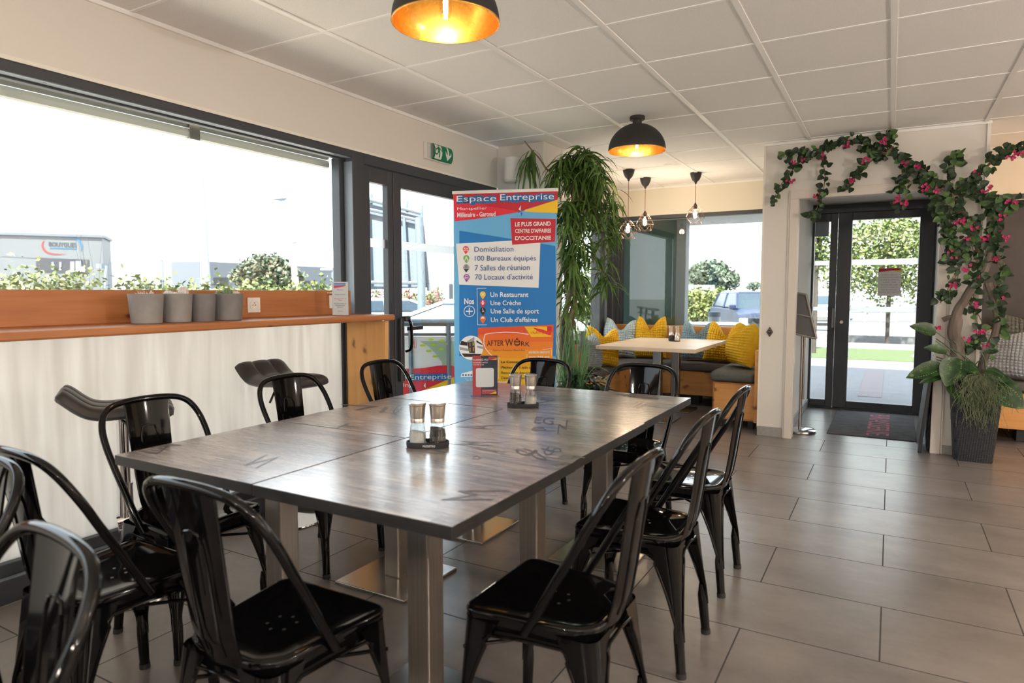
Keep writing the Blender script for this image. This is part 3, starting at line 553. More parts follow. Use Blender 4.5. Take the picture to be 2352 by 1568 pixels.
# ---------------------------------------------------------------- mills and trays on the tables
def mill(loc, fill, label, dark):
    t = thing('pepper_mill' if dark else 'salt_mill', label, 'mill', loc, 0, 'salt and pepper mills')
    MB().lathe([(.0, .002), (.031, .002), (.033, .006), (.031, .035), (.027, .066), (.0245, .078), (.0245, .084), (.0235, .084), (.0235, .078), (.026, .066), (.030, .035), (.031, .008), (.0, .006)], 32).build('jar', 'jar_glass', t, 60)
    rnd = random.Random(3 if dark else 4); sl = .005
    g = MB(); hh = .05 if dark else .036
    g.grid(lambda u, v: V((.0292*(1-max(0, v-.6)/.4)*min(1, (1.0-.10*v*hh/.05))*math.cos(2*PI*u), .0292*(1-max(0, v-.6)/.4)*min(1, 1-.10*v)*math.sin(2*PI*u), .007+min(v/.6, 1)*hh+(0 if v < .6 else .004)+(sl*math.cos(2*PI*u-.8)*(-1 if v >= .55 and v < 1 else 0)*(1-max(0, v-.6)/.4)))), 28, 10, wrap=True)
    if dark:
        for k in range(90):
            a = rnd.random()*6.28; z = rnd.uniform(.008, hh+.004); r = .0288 if z < hh-.006 else rnd.uniform(0, .026); g.ball((r*math.cos(a), r*math.sin(a), z+ (.004 if z >= hh-.006 else 0)), .0026, 5, 4, rnd.choice((0, 0, 1)))
    g.build('contents', fill, t, 60)
    MB().lathe([(.0, .083), (.0262, .083), (.0262, .098), (.0258, .099), (.0262, .100), (.030, .140), (.0305, .146), (.029, .147), (.031, .1475), (.0325, .150), (.0325, .154), (.029, .157), (.0, .158)], 36).build('grinder_cap', 'steel_cap', t, 30)
    t.scale = (.93, .93, .92)
    return t
noisy('salt', (.62, .60, .57), (.80, .78, .74), 200, .9, .3); noisy('pepper', (.02, .017, .015), (.06, .05, .04), 150, .8, .4); noisy('pepper_pale', (.22, .18, .13), (.35, .3, .2), 90, .8); noisy('pink_salt', (.50, .42, .36), (.75, .69, .64), 160, .9, .4)
def tray(c, ang, label):
    t = thing('mill_tray', label, 'tray', c, ang, 'black trays for the mills'); L = .033; R = .041
    def ol(r):
        return [(L+r*math.cos(a), r*math.sin(a)) for a in [(-.5+i/16)*PI for i in range(17)]]+[(-L+r*math.cos(a), r*math.sin(a)) for a in [(.5+i/16)*PI for i in range(17)]]
    g = MB(); rows = [(R-.002, 0), (R, .003), (R, .019), (R-.004, .020), (R-.005, .008)]; n = 34; vs = []
    for r, z in rows: vs += [(x, y, z) for x, y in ol(r)]
    fs = [[i*n+k, i*n+(k+1) % n, (i+1)*n+(k+1) % n, (i+1)*n+k] for i in range(len(rows)-1) for k in range(n)]+[list(range(n))[::-1], [(len(rows)-1)*n+k for k in range(n)]]
    g.add(vs, fs); tr = g.build('tray', 'rubber', t, 40); return t
TT = TZ+.0002
ang = .52
d1_ = V((math.cos(ang), math.sin(ang), 0))*.0345
c1 = V((1.663, -.014, TT)); a = tray(c1, ang, 'black oval tray under the nearer pair of mills'); g = MB(); put_text(g, 'MODETRO', (-.012, -.0412, .006), (.030, -.0412, .006), (-.012, -.0412, .013)); g.build('lettering', 'white', [c for c in a.children][0], 0)
mill(c1-d1_+V((0, 0, .0085)), ['salt'], 'clear salt mill with white salt and brushed cap, on the nearer tray', False); mill(c1+d1_+V((0, 0, .0085)), ['pepper', 'pepper_pale'], 'clear pepper mill full of dark peppercorns, on the nearer tray', True)
c2 = V((1.570, .842, TT)); tray(c2, ang, 'black oval tray under the farther pair of mills')
mill(c2-d1_+V((0, 0, .0085)), ['pepper', 'pepper_pale'], 'clear pepper mill half full of peppercorns, on the farther tray', True); mill(c2+d1_+V((0, 0, .0085)), ['pink_salt'], 'clear salt mill with pinkish coarse salt, on the farther tray', False)
# scan-me stand (code square left blank)
t = thing('card_stand', 'clear upright stand with a red and navy review card on the far table', 'card holder', (1.243, 1.032, TT), .62)
MB().box((-.075, -.03, 0), (.072, .03, .003)).build('base', 'acrylic', t, 0); MB().box((-.066, -.007, .003), (.066, -.004, .210)).build('front_sheet', 'acrylic', t, 0)
c = MB().box((-.064, -.0035, .004), (.064, -.0015, .208)).build('card', 'qr_navy', t, 0)
g = MB(); yy = -.0038; P2 = lambda x, z, k=0: (x, yy-.00012*k, z)
g.poly([P2(-.064, .004), P2(-.020, .004), P2(-.020, .208), P2(-.064, .208)], 0)
rr = [(.045*sx+.0, z) for sx in (-1, 1) for z in (0, 1)]
g.poly([P2(x, z, 1) for x, z in ((-.041, .047), (.039, .047), (.045, .053), (.045, .139), (.039, .145), (-.041, .145), (-.047, .139), (-.047, .053))], 1)
g.poly([P2(-.016, .010, 1), P2(.058, .010, 1), P2(.058, .034, 1), P2(-.016, .034, 1)], 0); g.poly([P2(.018, .186, 1), P2(.060, .186, 1), P2(.060, .203, 1), P2(.018, .203, 1)], 4); g.poly([P2(.03, .187, 2), P2(.060, .187, 2), P2(.060, .195, 2)], 3); g.poly([P2(.02, .011, 2), P2(.058, .011, 2), P2(.058, .024, 2)], 3)
for s, x0, x1, z, h, mi in (('SCANNEZ-MOI', -.060, .016, .183, .010, 2), ('DONNEZ-NOUS', -.060, .014, .170, .007, 2), ('VOTRE AVIS', -.060, -.006, .159, .007, 2), ('Espace Entreprise', -.012, .054, .024, .007, 5)): put_text(g, s, P2(x0, z, 3), P2(x1, z, 3), P2(x0, z+h, 3), mi)
g.build('artwork', ['qr_red', 'b_white', 'b_card', 'b_yellow', 'qr_red', 'b_sky'], c, 0)
# ---------------------------------------------------------------- roll-up banner
pa, pb = onZ(1040, 440, 2.02), onZ(1281, 433, 2.02); bd = (pb-pa); bw = bd.length; bd.normalize(); bn = V((bd.y, -bd.x, 0)); bc = (pa+pb)/2
t = thing('rollup_banner', 'tall roll-up banner printed blue, red and orange in front of the wall column', 'banner', (bc.x, bc.y, 0), math.atan2(bd.y, bd.x))
hw = bw/2
def toB(px, py, k=0):
    p = onP(px, py, bc, bn); return V(((p-bc).dot(bd), -.0006*k-.0012, p.z))
MB().box((-hw-.01, -.10, 0), (hw+.01, .09, .075)).build('base', 'steel_plate', t, 0, .015); MB().tube([(0, .03, .07), (0, .03, 2.0)], .009, 8).build('support_pole', 'steel', t)
MB().box((-hw-.004, -.008, 2.0), (hw+.004, .012, 2.024)).build('top_rail', 'white_plastic', t, 0, .003)
pn = MB().box((-hw+.004, 0, .06), (hw-.006, .001, 2.005)).build('panel', 'b_sky', t, 0)
A = lambda x, y: (1030+x/6.533, 420+y/6.533); B = lambda x, y: (1030+x/6.27, 650+y/6.27)
mats_ = ['b_red', 'b_red_dark', 'b_yellow', 'b_sky', 'b_blue', 'b_tag', 'b_white', 'b_card', 'b_or1', 'b_or2', 'b_or3', 'b_or4', 'b_or5', 'b_or6', 'b_dark', 'b_green', 'b_navy', 'b_purple', 'b_text', 'b_brown', 'grey_print', 'b_lime']
ix = {n_: i for i, n_ in enumerate(mats_)}
g = MB()
def pl(f, pts, m, k): g.poly([toB(*f(*p), k) for p in pts], ix[m])
pl(A, [(165, 715), (1605, 945), (1612, 1568), (1612, 2600), (165, 2600)], 'b_blue', 1)
pl(A, [(68, 155), (1638, 108), (1638, 250), (1150, 400), (1085, 430), (700, 500), (400, 543), (94, 575)], 'b_red', 1)
pl(A, [(68, 155), (1638, 108), (1638, 250), (1150, 400), (1085, 430), (600, 350)], 'b_red_dark', 2)
pl(A, [(1638, 250), (1638, 450), (1300, 440), (1120, 425), (1150, 408)], 'b_yellow', 2)
pl(A, [(1055, 395), (1085, 335), (1085, 420)], 'b_white', 3); pl(A, [(1085, 420), (1100, 400), (1150, 420)], 'b_tag', 3); pl(A, [(1025, 432), (1080, 430), (1060, 448)], 'b_tag', 3); pl(A, [(1087, 432), (1112, 458), (1090, 505)], 'b_tag', 3)
pl(A, [(115, 912), (950, 865), (1380, 845), (1380, 900), (1354, 1573), (160, 1525)], 'b_card', 2); pl(A, [(930, 530), (1612, 540), (1598, 880), (957, 928)], 'b_red_dark', 3)
for q in ([(120, 185), (225, 180), (232, 210), (330, 205), (325, 300), (125, 318)], [(228, 210), (330, 205), (330, 300), (235, 312)], [(325, 200), (420, 195), (410, 332), (322, 330)], [(415, 182), (520, 190), (520, 310), (415, 305)], [(520, 215), (610, 195), (610, 305), (530, 310)], [(605, 188), (718, 188), (722, 298), (600, 304)],
          [(770, 165), (880, 160), (880, 280), (775, 290)], [(870, 190), (985, 190), (985, 295), (870, 280)], [(980, 165), (1090, 170), (1085, 290), (985, 290)], [(1080, 185), (1200, 165), (1200, 285), (1085, 275)], [(1195, 165), (1310, 190), (1285, 300), (1205, 290)], [(1290, 180), (1420, 150), (1410, 285), (1300, 280)], [(1400, 165), (1588, 160), (1588, 268), (1400, 280)]): pl(A, q, 'b_tag', 4)
bands = ['b_or1', 'b_or2', 'b_or3', 'b_or4', 'b_or5', 'b_or6']; ys_ = [645, 740, 850, 960, 1080, 1220, 1700]
for i, mm in enumerate(bands):
    y0, y1 = ys_[i], ys_[i+1]; d = lambda y: -47*max(0, (900-y)/255) if y < 900 else 0
    pl(B, [(425+.02*(y0-645), y0), (1515-.03*(y0-645), y0+d(y0)), (1515-.03*(y1-645), y1+d(y1)), (425+.02*(y1-645), y1)], mm, 2)
pl(B, [(1095, 625), (1420, 625), (1485, 770), (1195, 775)], 'b_yellow', 3); pl(B, [(1220, 640), (1420, 680), (1484, 690), (1470, 755), (1280, 690)], 'b_red', 4); pl(B, [(1240, 625), (1420, 640), (1420, 690)], 'b_yellow', 5); pl(B, [(1425, 625), (1485, 625), (1485, 685), (1425, 685)], 'b_red_dark', 5)
def circ(cx, cy, r, m, k, f=B, n=28): pl(f, [(cx+r*math.cos(a), cy+r*math.sin(a)) for a in [2*PI*i/n for i in range(n)]], m, k)
circ(330, 930, 175, 'b_white', 4); circ(335, 1385, 172, 'b_sky', 4)
for q, mm in (([(190, 830), (270, 850), (275, 900), (165, 890)], 'b_dark'), ([(270, 850), (375, 835), (385, 1010), (300, 1000)], 'b_navy'), ([(265, 840), (375, 772), (375, 830), (280, 862)], 'grey_print'), ([(405, 820), (490, 875), (495, 895), (405, 850)], 'b_dark'), ([(415, 900), (500, 915), (497, 950), (415, 925)], 'grey_print'), ([(160, 915), (290, 945), (300, 980), (165, 960)], 'grey_print'), ([(190, 1010), (480, 1020), (440, 1060), (230, 1060)], 'b_dark'), ([(300, 860), (320, 858), (320, 910), (300, 910)], 'b_or4'), ([(348, 845), (368, 842), (370, 895), (350, 898)], 'b_lime'), ([(303, 930), (322, 930), (322, 985), (303, 985)], 'b_lime'), ([(352, 922), (370, 920), (370, 980), (352, 982)], 'b_or4')): pl(B, q, mm, 5)
pl(B, [(190, 1300), (420, 1240), (480, 1300), (480, 1345), (180, 1350)], 'b_white', 5)
for k in range(6): pl(B, [(200+40*k, 1310), (225+40*k, 1308), (225+40*k, 1332), (200+40*k, 1334)], 'b_tag', 6)
for k in range(9): pl(B, [(300+10*k, 1440), (230+28*k, 1355+8*(k % 3)), (310+10*k, 1440)], 'b_white', 6)
pl(B, [(175, 1420), (490, 1420), (470, 1500), (220, 1500)], 'b_green', 5)
def stroke(pts, w, m, k, f=B):
    for a, b in zip(pts, pts[1:]):
        d = V((b[0]-a[0], b[1]-a[1])); d = d.normalized()*w/2 if d.length else d; nx, ny = -d.y, d.x
        pl(f, [(a[0]+nx-d.x*.3, a[1]+ny-d.y*.3), (b[0]+nx+d.x*.3, b[1]+ny+d.y*.3), (b[0]-nx+d.x*.3, b[1]-ny+d.y*.3), (a[0]-nx-d.x*.3, a[1]-ny-d.y*.3)], m, k)
def pin(f, cx, cy, r, m, k):
    pl(f, [(cx+r*math.cos(a), cy+r*math.sin(a)) for a in [PI*(1-.15)+i/16*PI*1.3 for i in range(17)]]+[(cx, cy+r*1.75)], m, k)
for (x, y), mm in (((262, 992), 'b_red'), ((270, 1128), 'b_green'), ((268, 1268), 'b_navy'), ((273, 1410), 'b_purple')): pin(A, x, y, 45, mm, 4)
for sgm in ([(235, 975), (290, 975), (290, 1018), (235, 1018), (235, 975), (262, 1000), (290, 975)], [(235, 1245), (300, 1245), (300, 1285), (235, 1285), (235, 1245)], [(235, 1265), (300, 1265)], [(252, 1395), (252, 1440)], [(248, 1385), (298, 1385), (298, 1440), (248, 1440), (248, 1415), (298, 1415)]): stroke(sgm, 7, 'b_white', 5, A)
circ(270, 1115, 12, 'b_card', 5, A); stroke([(248, 1160), (262, 1128), (280, 1128), (292, 1160)], 14, 'b_card', 5, A)
for (x, y), mm in (((497, 160), 'b_yellow'), ((497, 282), 'b_red'), ((497, 392), 'b_dark'), ((497, 512), 'b_orange' if 'b_orange' in ix else 'b_or2')): pin(B, x, y, 42, mm, 4)
stroke([(475, 140), (522, 188)], 8, 'b_white', 5); stroke([(522, 140), (475, 188)], 8, 'b_white', 5); circ(497, 262, 12, 'b_white', 5); stroke([(478, 285), (516, 285)], 14, 'b_white', 5); circ(497, 300, 13, 'b_white', 5); stroke([(492, 365), (502, 395), (490, 415)], 8, 'b_white', 5); stroke([(502, 395), (514, 415)], 7, 'b_white', 5); circ(485, 502, 12, 'b_white', 5); circ(510, 502, 12, 'b_white', 5); circ(497, 492, 12, 'b_white', 5)
stroke([(545, 74), (412, 76), (422, 600), (552, 600)], 6, 'b_white', 3)
stroke([(302+77*math.cos(a), 405+77*math.sin(a)) for a in [2*PI*i/28 for i in range(29)]], 9, 'b_white', 3); stroke([(255, 405), (350, 405)], 15, 'b_white', 3); stroke([(302, 358), (302, 452)], 15, 'b_white', 3)
stroke([(1155, 738), (1000, 712), (820, 705), (640, 718), (530, 735), (512, 800), (512, 880), (535, 940), (590, 1010), (650, 1060), (740, 1083)], 10, 'b_white', 3); stroke([(700, 1080), (725, 1110), (728, 1250), (722, 1370), (690, 1400)], 8, 'b_white', 3); stroke([(690, 1420), (800, 1425), (890, 1415)], 14, 'b_white', 3)
stroke([(1350, 960), (1482, 938), (1484, 1040)], 5, 'b_white', 3); stroke([(1132, 1025), (1132, 1090)], 5, 'b_white', 3); stroke([(635, 938), (1105, 938)], 3, 'b_or1', 3)
stroke([(990+40*math.cos(a), 857+45*math.sin(a)) for a in [2*PI*i/20 for i in range(21)]], 10, 'b_dark', 4); stroke([(975, 795), (1005, 795)], 10, 'b_dark', 4); stroke([(990, 795), (990, 815)], 8, 'b_dark', 4); stroke([(950, 845), (1030, 845)], 14, 'b_dark', 4); stroke([(960, 880), (1020, 880)], 14, 'b_dark', 4)
g.build('artwork', mats_, pn, 0)
g = MB()
def tx(s, f, bl, br, tl, m, bo=0, k=6): put_text(g, s, toB(*f(*bl), k), toB(*f(*br), k), toB(*f(*tl), k), ix[m], bo)
tx('Espace', A, (125, 312), (720, 300), (125, 196), 'b_card'); tx('Entreprise', A, (778, 294), (1585, 276), (778, 170), 'b_card')
tx('Montpellier', A, (135, 422), (580, 410), (135, 368), 'b_card'); tx('Millénaire - Garosud', A, (135, 518), (708, 500), (135, 446), 'b_card', .02)
tx('LE PLUS GRAND', A, (1003, 655), (1535, 642), (1003, 590), 'b_card', .025); tx("CENTRE D'AFFAIRES", A, (1003, 752), (1543, 745), (1003, 690), 'b_card', .02); tx("D'OCCITANIE", A, (1003, 860), (1540, 852), (1003, 798), 'b_card', .025)
tx('Domiciliation', A, (392, 1034), (978, 1028), (392, 958), 'b_text'); tx('100 Bureaux équipés', A, (398, 1190), (1315, 1186), (398, 1094), 'b_text'); tx('7 Salles de réunion', A, (398, 1316), (1220, 1306), (398, 1232), 'b_text'); tx("70 Locaux d'activité", A, (400, 1452), (1268, 1446), (400, 1368), 'b_text')
tx('Nos', B, (230, 303), (372, 303), (230, 218), 'b_white', .03)
tx('Un Restaurant', B, (606, 200), (1153, 200), (606, 130), 'b_white', .015); tx('Une Crèche', B, (608, 320), (1045, 318), (608, 250), 'b_white', .015); tx('Une Salle de sport', B, (610, 458), (1305, 458), (610, 368), 'b_white', .015); tx("Un Club d'affaires", B, (612, 562), (1286, 560), (612, 490), 'b_white', .015)
tx('AFTER', B, (556, 905), (796, 902), (556, 825), 'b_dark'); tx('W', B, (820, 915), (935, 905), (820, 808), 'b_dark'); tx('RK', B, (1048, 905), (1172, 912), (1048, 838), 'b_dark'); tx('Apéro+Réseau+Business', B, (635, 985), (1102, 985), (635, 950), 'b_brown')
tx('clublr.pro', B, (1185, 742), (1455, 738), (1185, 690), 'b_or1'); tx('ADHESION GRATUITE', B, (1155, 1012), (1460, 1012), (1155, 980), 'b_white', .02); tx('www.clublr.pro', B, (1160, 1088), (1452, 1086), (1160, 1042), 'b_white', .015)
tx('Le Concept :', B, (760, 1160), (1085, 1160), (760, 1115), 'b_dark', .02); tx('Pitcher en 1 min chrono', B, (765, 1235), (1330, 1235), (765, 1195), 'b_dark', .008); tx('Rencontrer des professionnels', B, (765, 1315), (1420, 1315), (765, 1270), 'b_dark', .008); tx('Développer votre réseau', B, (765, 1392), (1300, 1392), (765, 1345), 'b_dark', .008)
g.build('lettering', mats_, pn, 0)
# ---------------------------------------------------------------- exit sign and speaker
t = thing('exit_sign', 'green and white emergency exit light on the wall above the street door', 'exit sign', (0, 2.325, 2.305))
MB().box((0, -.155, -.062), (.03, .155, .060)).build('housing', 'white_plastic', t, 0, .006)
def ex(u, v, k=0): a = -1.0+2.0*v; return V((.012+.052*math.cos(a*.95)+k*.0022, -.105+.245*u, .058*math.sin(a)/math.sin(1.0)))
MB().grid(lambda u, v: ex(u, v), 8, 12).build('face', 'sign_green', t, 60)
MB().prism([(.0, -.150, z) for z in (-.06, .06)]+[(.055, -.150, .05), (.064, -.150, 0), (.055, -.150, -.05)], (0, .045, 0)).build('end_cap', 'acrylic', t, 0)
g = MB()
def ef(pts, m=0, k=1): g.poly([ex(u, v, k) for u, v in pts], m)
for i in range(6):  # white door panel follows the curve
    v0, v1 = .08+.14*i, .08+.14*(i+1); ef([(.06, v0), (.40, v0), (.40, v1), (.06, v1)])
def fine(q):
    # split a small shape into strips that follow the curved face
    n = 6; vs_ = [v for _, v in q]; lo, hi = min(vs_), max(vs_)
    def clip(pts, v, keep_above):
        out = []
        for a, b in zip(pts, pts[1:]+pts[:1]):
            ia, ib = (a[1] >= v) == keep_above, (b[1] >= v) == keep_above
            if ia: out.append(a)
            if ia != ib and a[1] != b[1]: f = (v-a[1])/(b[1]-a[1]); out.append((a[0]+(b[0]-a[0])*f, v))
        return out
    for k in range(n):
        a, b = lo+(hi-lo)*k/n, lo+(hi-lo)*(k+1)/n; s_ = clip(clip(list(q), a, True), b, False) if k < n-1 else clip(list(q), a, True)
        if len(s_) > 2: yield s_
for q in ([(.58, .45), (.72, .12), (.72, .45)], [(.72, .12), (.88, .45), (.72, .45)], [(.58, .45), (.66, .40), (.58, .68)], [(.88, .45), (.80, .40), (.88, .68)], [(.68, .45), (.77, .45), (.77, .66), (.68, .66)], [(.68, .66), (.77, .66), (.77, .9), (.68, .9)]):
    for s_ in fine(q): ef(s_)
for q in ([(.22, .82), (.28, .82), (.28, .90), (.22, .90)], [(.17, .52), (.27, .52), (.28, .76), (.19, .78)], [(.07, .60), (.18, .74), (.18, .68), (.10, .56)], [(.27, .74), (.39, .58), (.38, .54), (.26, .66)], [(.18, .52), (.24, .52), (.14, .30), (.04, .34), (.04, .40), (.13, .38)], [(.22, .54), (.28, .52), (.30, .20), (.25, .20)]):
    for s_ in fine(q): ef(s_, 1, 2)
g.build('pictogram', ['white_plastic', 'sign_green'], t, 0)
t = thing('wall_speaker', 'small white rounded loudspeaker high on the column', 'speaker', (.205, 3.13, 2.205))
g = MB(); g.tube([(0, 0, 0), (0, 0, .004), (0, 0, .186), (0, 0, .19)], [.062, .067, .067, .062], 32); g.build('cabinet', 'white_plastic', t, 50); MB().tube([(0, 0, -.012), (0, 0, 0)], .058, 28).build('base', 'trim_paint', t); MB().box((-.02, .05, .06), (.02, .098, .12)).build('bracket', 'white_plastic', t, 0)
# ---------------------------------------------------------------- lamps
def warm(name, loc, e, parent, r=.03, col=(1, .70, .42)):
    l = bpy.data.lights.new(name, 'POINT'); l.energy = e; l.color = col; l.shadow_soft_size = r; o = bpy.data.objects.new(name, l); COL.objects.link(o); o.location = loc; o.parent = parent
def dome(x, y, label, zt=CE):
    t = thing('dome_lamp', label, 'ceiling lamp', (x, y, zt), 0, 'dome ceiling lamps'); R = .205
    MB().lathe([(0, 0), (.052, 0), (.054, -.004), (.054, -.022), (.05, -.027), (0, -.027)], 32).lathe([(.033, -.02), (.033, -.062), (0, -.062)], 24).build('ceiling_mount', 'dome_black', t, 30)
    pr = [(R*math.sin(a), -.052-R*.93*(1-math.cos(a))) for a in [PI/2*i/18 for i in range(19)]]
    sh = MB().lathe(pr, 64).build('shade', 'dome_black', t, 60)
    pr2 = [(max(0, r-.004), z-.003 if i < 18 else z) for i, (r, z) in enumerate(pr)]
    MB().lathe(pr2[::-1], 64).build('gold_lining', 'gold_leaf', sh, 60); MB().tube([(R*math.cos(a)*.993, R*math.sin(a)*.993, pr[-1][1]) for a in [2*PI*i/64 for i in range(64)]], .0032, 6, True).build('rim', 'gold_leaf', sh, 60)
    MB().tube([(0, 0, -.06), (0, 0, -.115)], .018, 16).build('socket', 'black_plastic', t)
    b = MB().lathe([(.012, -.112), (.016, -.125), (.0225, -.15), (.0225, -.2), (.018, -.222), (.008, -.232), (0, -.234)], 24).build('bulb', 'bulb_glass', t, 60)
    g = MB()
    for k in range(6): a = k*PI/3; g.tube([(.009*math.cos(a), .009*math.sin(a), -.13), (.006*math.cos(a+.5), .006*math.sin(a+.5), -.21)], .0022, 5)
    g.build('filament', 'filament', b); warm('bulb_light', (0, 0, -.205), 1.6, t, .02, (1, .86, .62)); return t
dome(1.53, .30, 'black dome ceiling lamp with gold inside, cut by the top edge of the photo'); dome(1.40, 2.86, 'black dome ceiling lamp with gold inside, whole, over the floor before the pendant lamps')
dome(4.0, -2.6, 'black dome ceiling lamp with gold inside, unseen, added as fill light behind the camera'); dome(4.3, .6, 'black dome ceiling lamp with gold inside, unseen, added as fill light over the right floor')  # two more domes out of view, added to brighten the room
def cage(x, y, drop, label, e=5, col=(1, .80, .58)):
    t = thing('cage_pendant', label, 'pendant lamp', (x, y, CE), 0, 'wire cage pendants over the corner bench')
    MB().lathe([(0, 0), (.060, 0), (.060, -.008), (.054, -.04), (.038, -.075), (.014, -.098), (.008, -.118), (0, -.118)], 32).build('canopy', 'dome_black', t, 40)
    zb = -drop; MB().tube([(0, 0, -.11), (0, 0, zb)], .0034, 8).build('cord', 'cable_red', t); MB().lathe([(.006, zb+.015), (.012, zb), (.019, zb-.012), (.019, zb-.05), (0, zb-.05)], 20).build('lamp_holder', 'black_plastic', t, 40)
    rings = [(.026, zb-.02, 5, 0), (.072, zb-.07, 5, .6), (.101, zb-.14, 5, 0), (.074, zb-.205, 5, .6)]
    pts = [[V((r*math.cos(2*PI*i/n+o*PI/n/.6*.6), r*math.sin(2*PI*i/n+o*PI/n/.6*.6), z)) for i in range(n)] for r, z, n, o in [(a, b, c, (0 if d == 0 else 1)) for a, b, c, d in rings]]
    g = MB(); w = .0017
    for i in range(5):
        for k in (0, 1, 2, 3): g.tube([pts[k][i], pts[k][(i+1) % 5]], w, 5)
        for a, b in ((0, 1), (1, 2), (2, 3)):
            j = (i+1) % 5 if a == 1 else (i-1) % 5
            g.tube([pts[a][i], pts[b][i]], w, 5); g.tube([pts[a][i], pts[b][j]], w, 5)
    g.build('wire_cage', 'copper_wire', t); b = MB().lathe([(.012, zb-.045), (.016, zb-.06), (.034, zb-.105), (.036, zb-.125), (.026, zb-.148), (0, zb-.158)], 24).build('bulb', 'bulb_glass', t, 60)
    MB().tube([(0, 0, zb-.06), (0, 0, zb-.13)], [.009, .014], 8).build('filament', 'filament_soft', b); warm('bulb_light', (0, 0, zb-.10), e, t, .03, col); return t
cage(.632, 4.82, .50, 'wire cage pendant nearest the green plant, hanging lowest'); cage(.622, 5.39, .375, 'wire cage pendant in the middle, behind the lowest one'); cage(1.19, 5.345, .33, 'wire cage pendant on the right, in front of the cream wall')
cage(4.75, 5.2, .5, 'wire cage pendant over the other bench, past the flowering vine', 14, (1, .62, .32))
for x, y, lb, ee in ((3.6, -3.2, 'unseen wire cage pendant added as fill light behind the camera, left', 92), (5.6, -2.9, 'unseen wire cage pendant added as fill light behind the camera, right', 105), (6.2, .4, 'unseen wire cage pendant added as fill light over the side of the room', 135), (6.4, 3.2, 'unseen wire cage pendant added as fill light over the far side of the room', 60), (2.0, -4.2, 'unseen wire cage pendant added as fill light at the rear wall', 80)): cage(x, y, .85, lb, ee, (1, .94, .88))  # pendants out of view, added to fill the interior with light
for x, y, lb in ((1.06, 4.75, 'tiny round spotlight set flush in the ceiling beside the pendants'),):
    t = tag(MB().lathe([(0, -.001), (.026, -.001), (.03, -.006), (.038, -.005), (.04, 0)], 24, (x, y, CE)).build('ceiling_spotlight', 'trim_white', smooth=60), lb, 'spotlight')
# ---------------------------------------------------------------- benches
def bench(name, label, boxes, m, back=None):
    t = thing(name, label, 'bench', boxes[0][0], 0, 'pine benches along the walls'); o = V(boxes[0][0])
    for nm, a, b in [('seat_box' if i == 0 else 'back_panel' if i == 1 else 'foot', V(a)-o, V(b)-o) for i, (a, b) in enumerate(boxes)]: MB().box(a, b).build(nm, m if nm != 'foot' else 'black_plastic', t, 0, .004)
    return t
bench('pine_bench', 'pine bench along the back window, behind the light wood table', [((.05, 5.50, .12), (1.62, YB-.04, .385)), ((.05, YB-.06, .385), (2.05, YB-.005, .86)), ((.9, 5.62, 0), (1.2, 5.8, .12))], 'pine_bench')
bench('pine_bench', 'pine bench running along the window wall beside the leafy planter', [((.05, 4.28, .12), (.46, 5.49, .385)), ((.02, 4.2, .385), (.06, 5.49, .76)), ((.1, 4.6, 0), (.3, 5.0, .12))], 'pine_bench_side')
b = bench('pine_bench', 'short pine bench with a knotty front box against the white pillar', [((1.615, 4.47, .08), (2.0, 5.42, .425)), ((1.995, 4.40, .08), (2.04, 5.5, .735)), ((1.65, 4.5, 0), (1.70, 4.55, .08)), ((1.93, 4.5, 0), (1.98, 4.55, .08)), ((1.65, 5.3, 0), (1.70, 5.35, .08))], 'pine_bench')
MB().box((.0, -.004, -.0), (.014, 0, .345)).box((.371, -.004, 0), (.385, 0, .345)).box((.014, -.004, .331), (.371, 0, .345)).box((.014, -.004, 0), (.371, 0, .014)).build('front_frame', 'pine_shelf', b, 0)
bench('pine_bench', 'pine bench at the far right behind the woven planter, dim front', [((3.70, 4.92, .13), (6.2, 5.55, .43)), ((3.68, YB-.12, .3), (6.2, YB-.03, .9)), ((4.0, 5.1, 0), (4.1, 5.3, .13)), ((5.2, 5.1, 0), (5.3, 5.3, .13))], 'pine_bench')
def pad(a, b, m, label):
    c = (V(a)+V(b))/2; hx, hy, hz = [(q-p)/2 for p, q in zip(a, b)]
    def fn(u, v):
        ph = 2*PI*u; th = PI*(v-.5); ce, se = math.cos(th), math.sin(th); e = lambda w, n: math.copysign(abs(w)**n, w)
        x = hx*e(ce, .25)*e(math.cos(ph), .16); y = hy*e(ce, .25)*e(math.sin(ph), .16); z = hz*e(se, .6); return V((x, y, z*(1+.05*math.sin(9*x)*math.sin(8*y))))
    o = MB().grid(fn, 56, 18, wrap=True).build('bench_cushion', m, None, 60, loc=c); return tag(o, label, 'cushion', 'grey seat pads')
pad((.09, 5.46, .387), (1.63, 6.03, .47), 'cushion_grey', 'long charcoal seat pad on the bench under the back window'); pad((.08, 4.24, .387), (.50, 5.44, .47), 'cushion_grey', 'charcoal seat pad on the window-wall bench beside the planter')
pad((1.585, 4.40, .428), (1.99, 5.40, .53), 'cushion_dark', 'thick grey-green seat pad on the short bench by the white pillar')
pad((3.72, 4.9, .433), (6.1, 5.95, .52), 'cushion_dark', 'dark seat pad on the far right bench, mostly hidden by leaves')
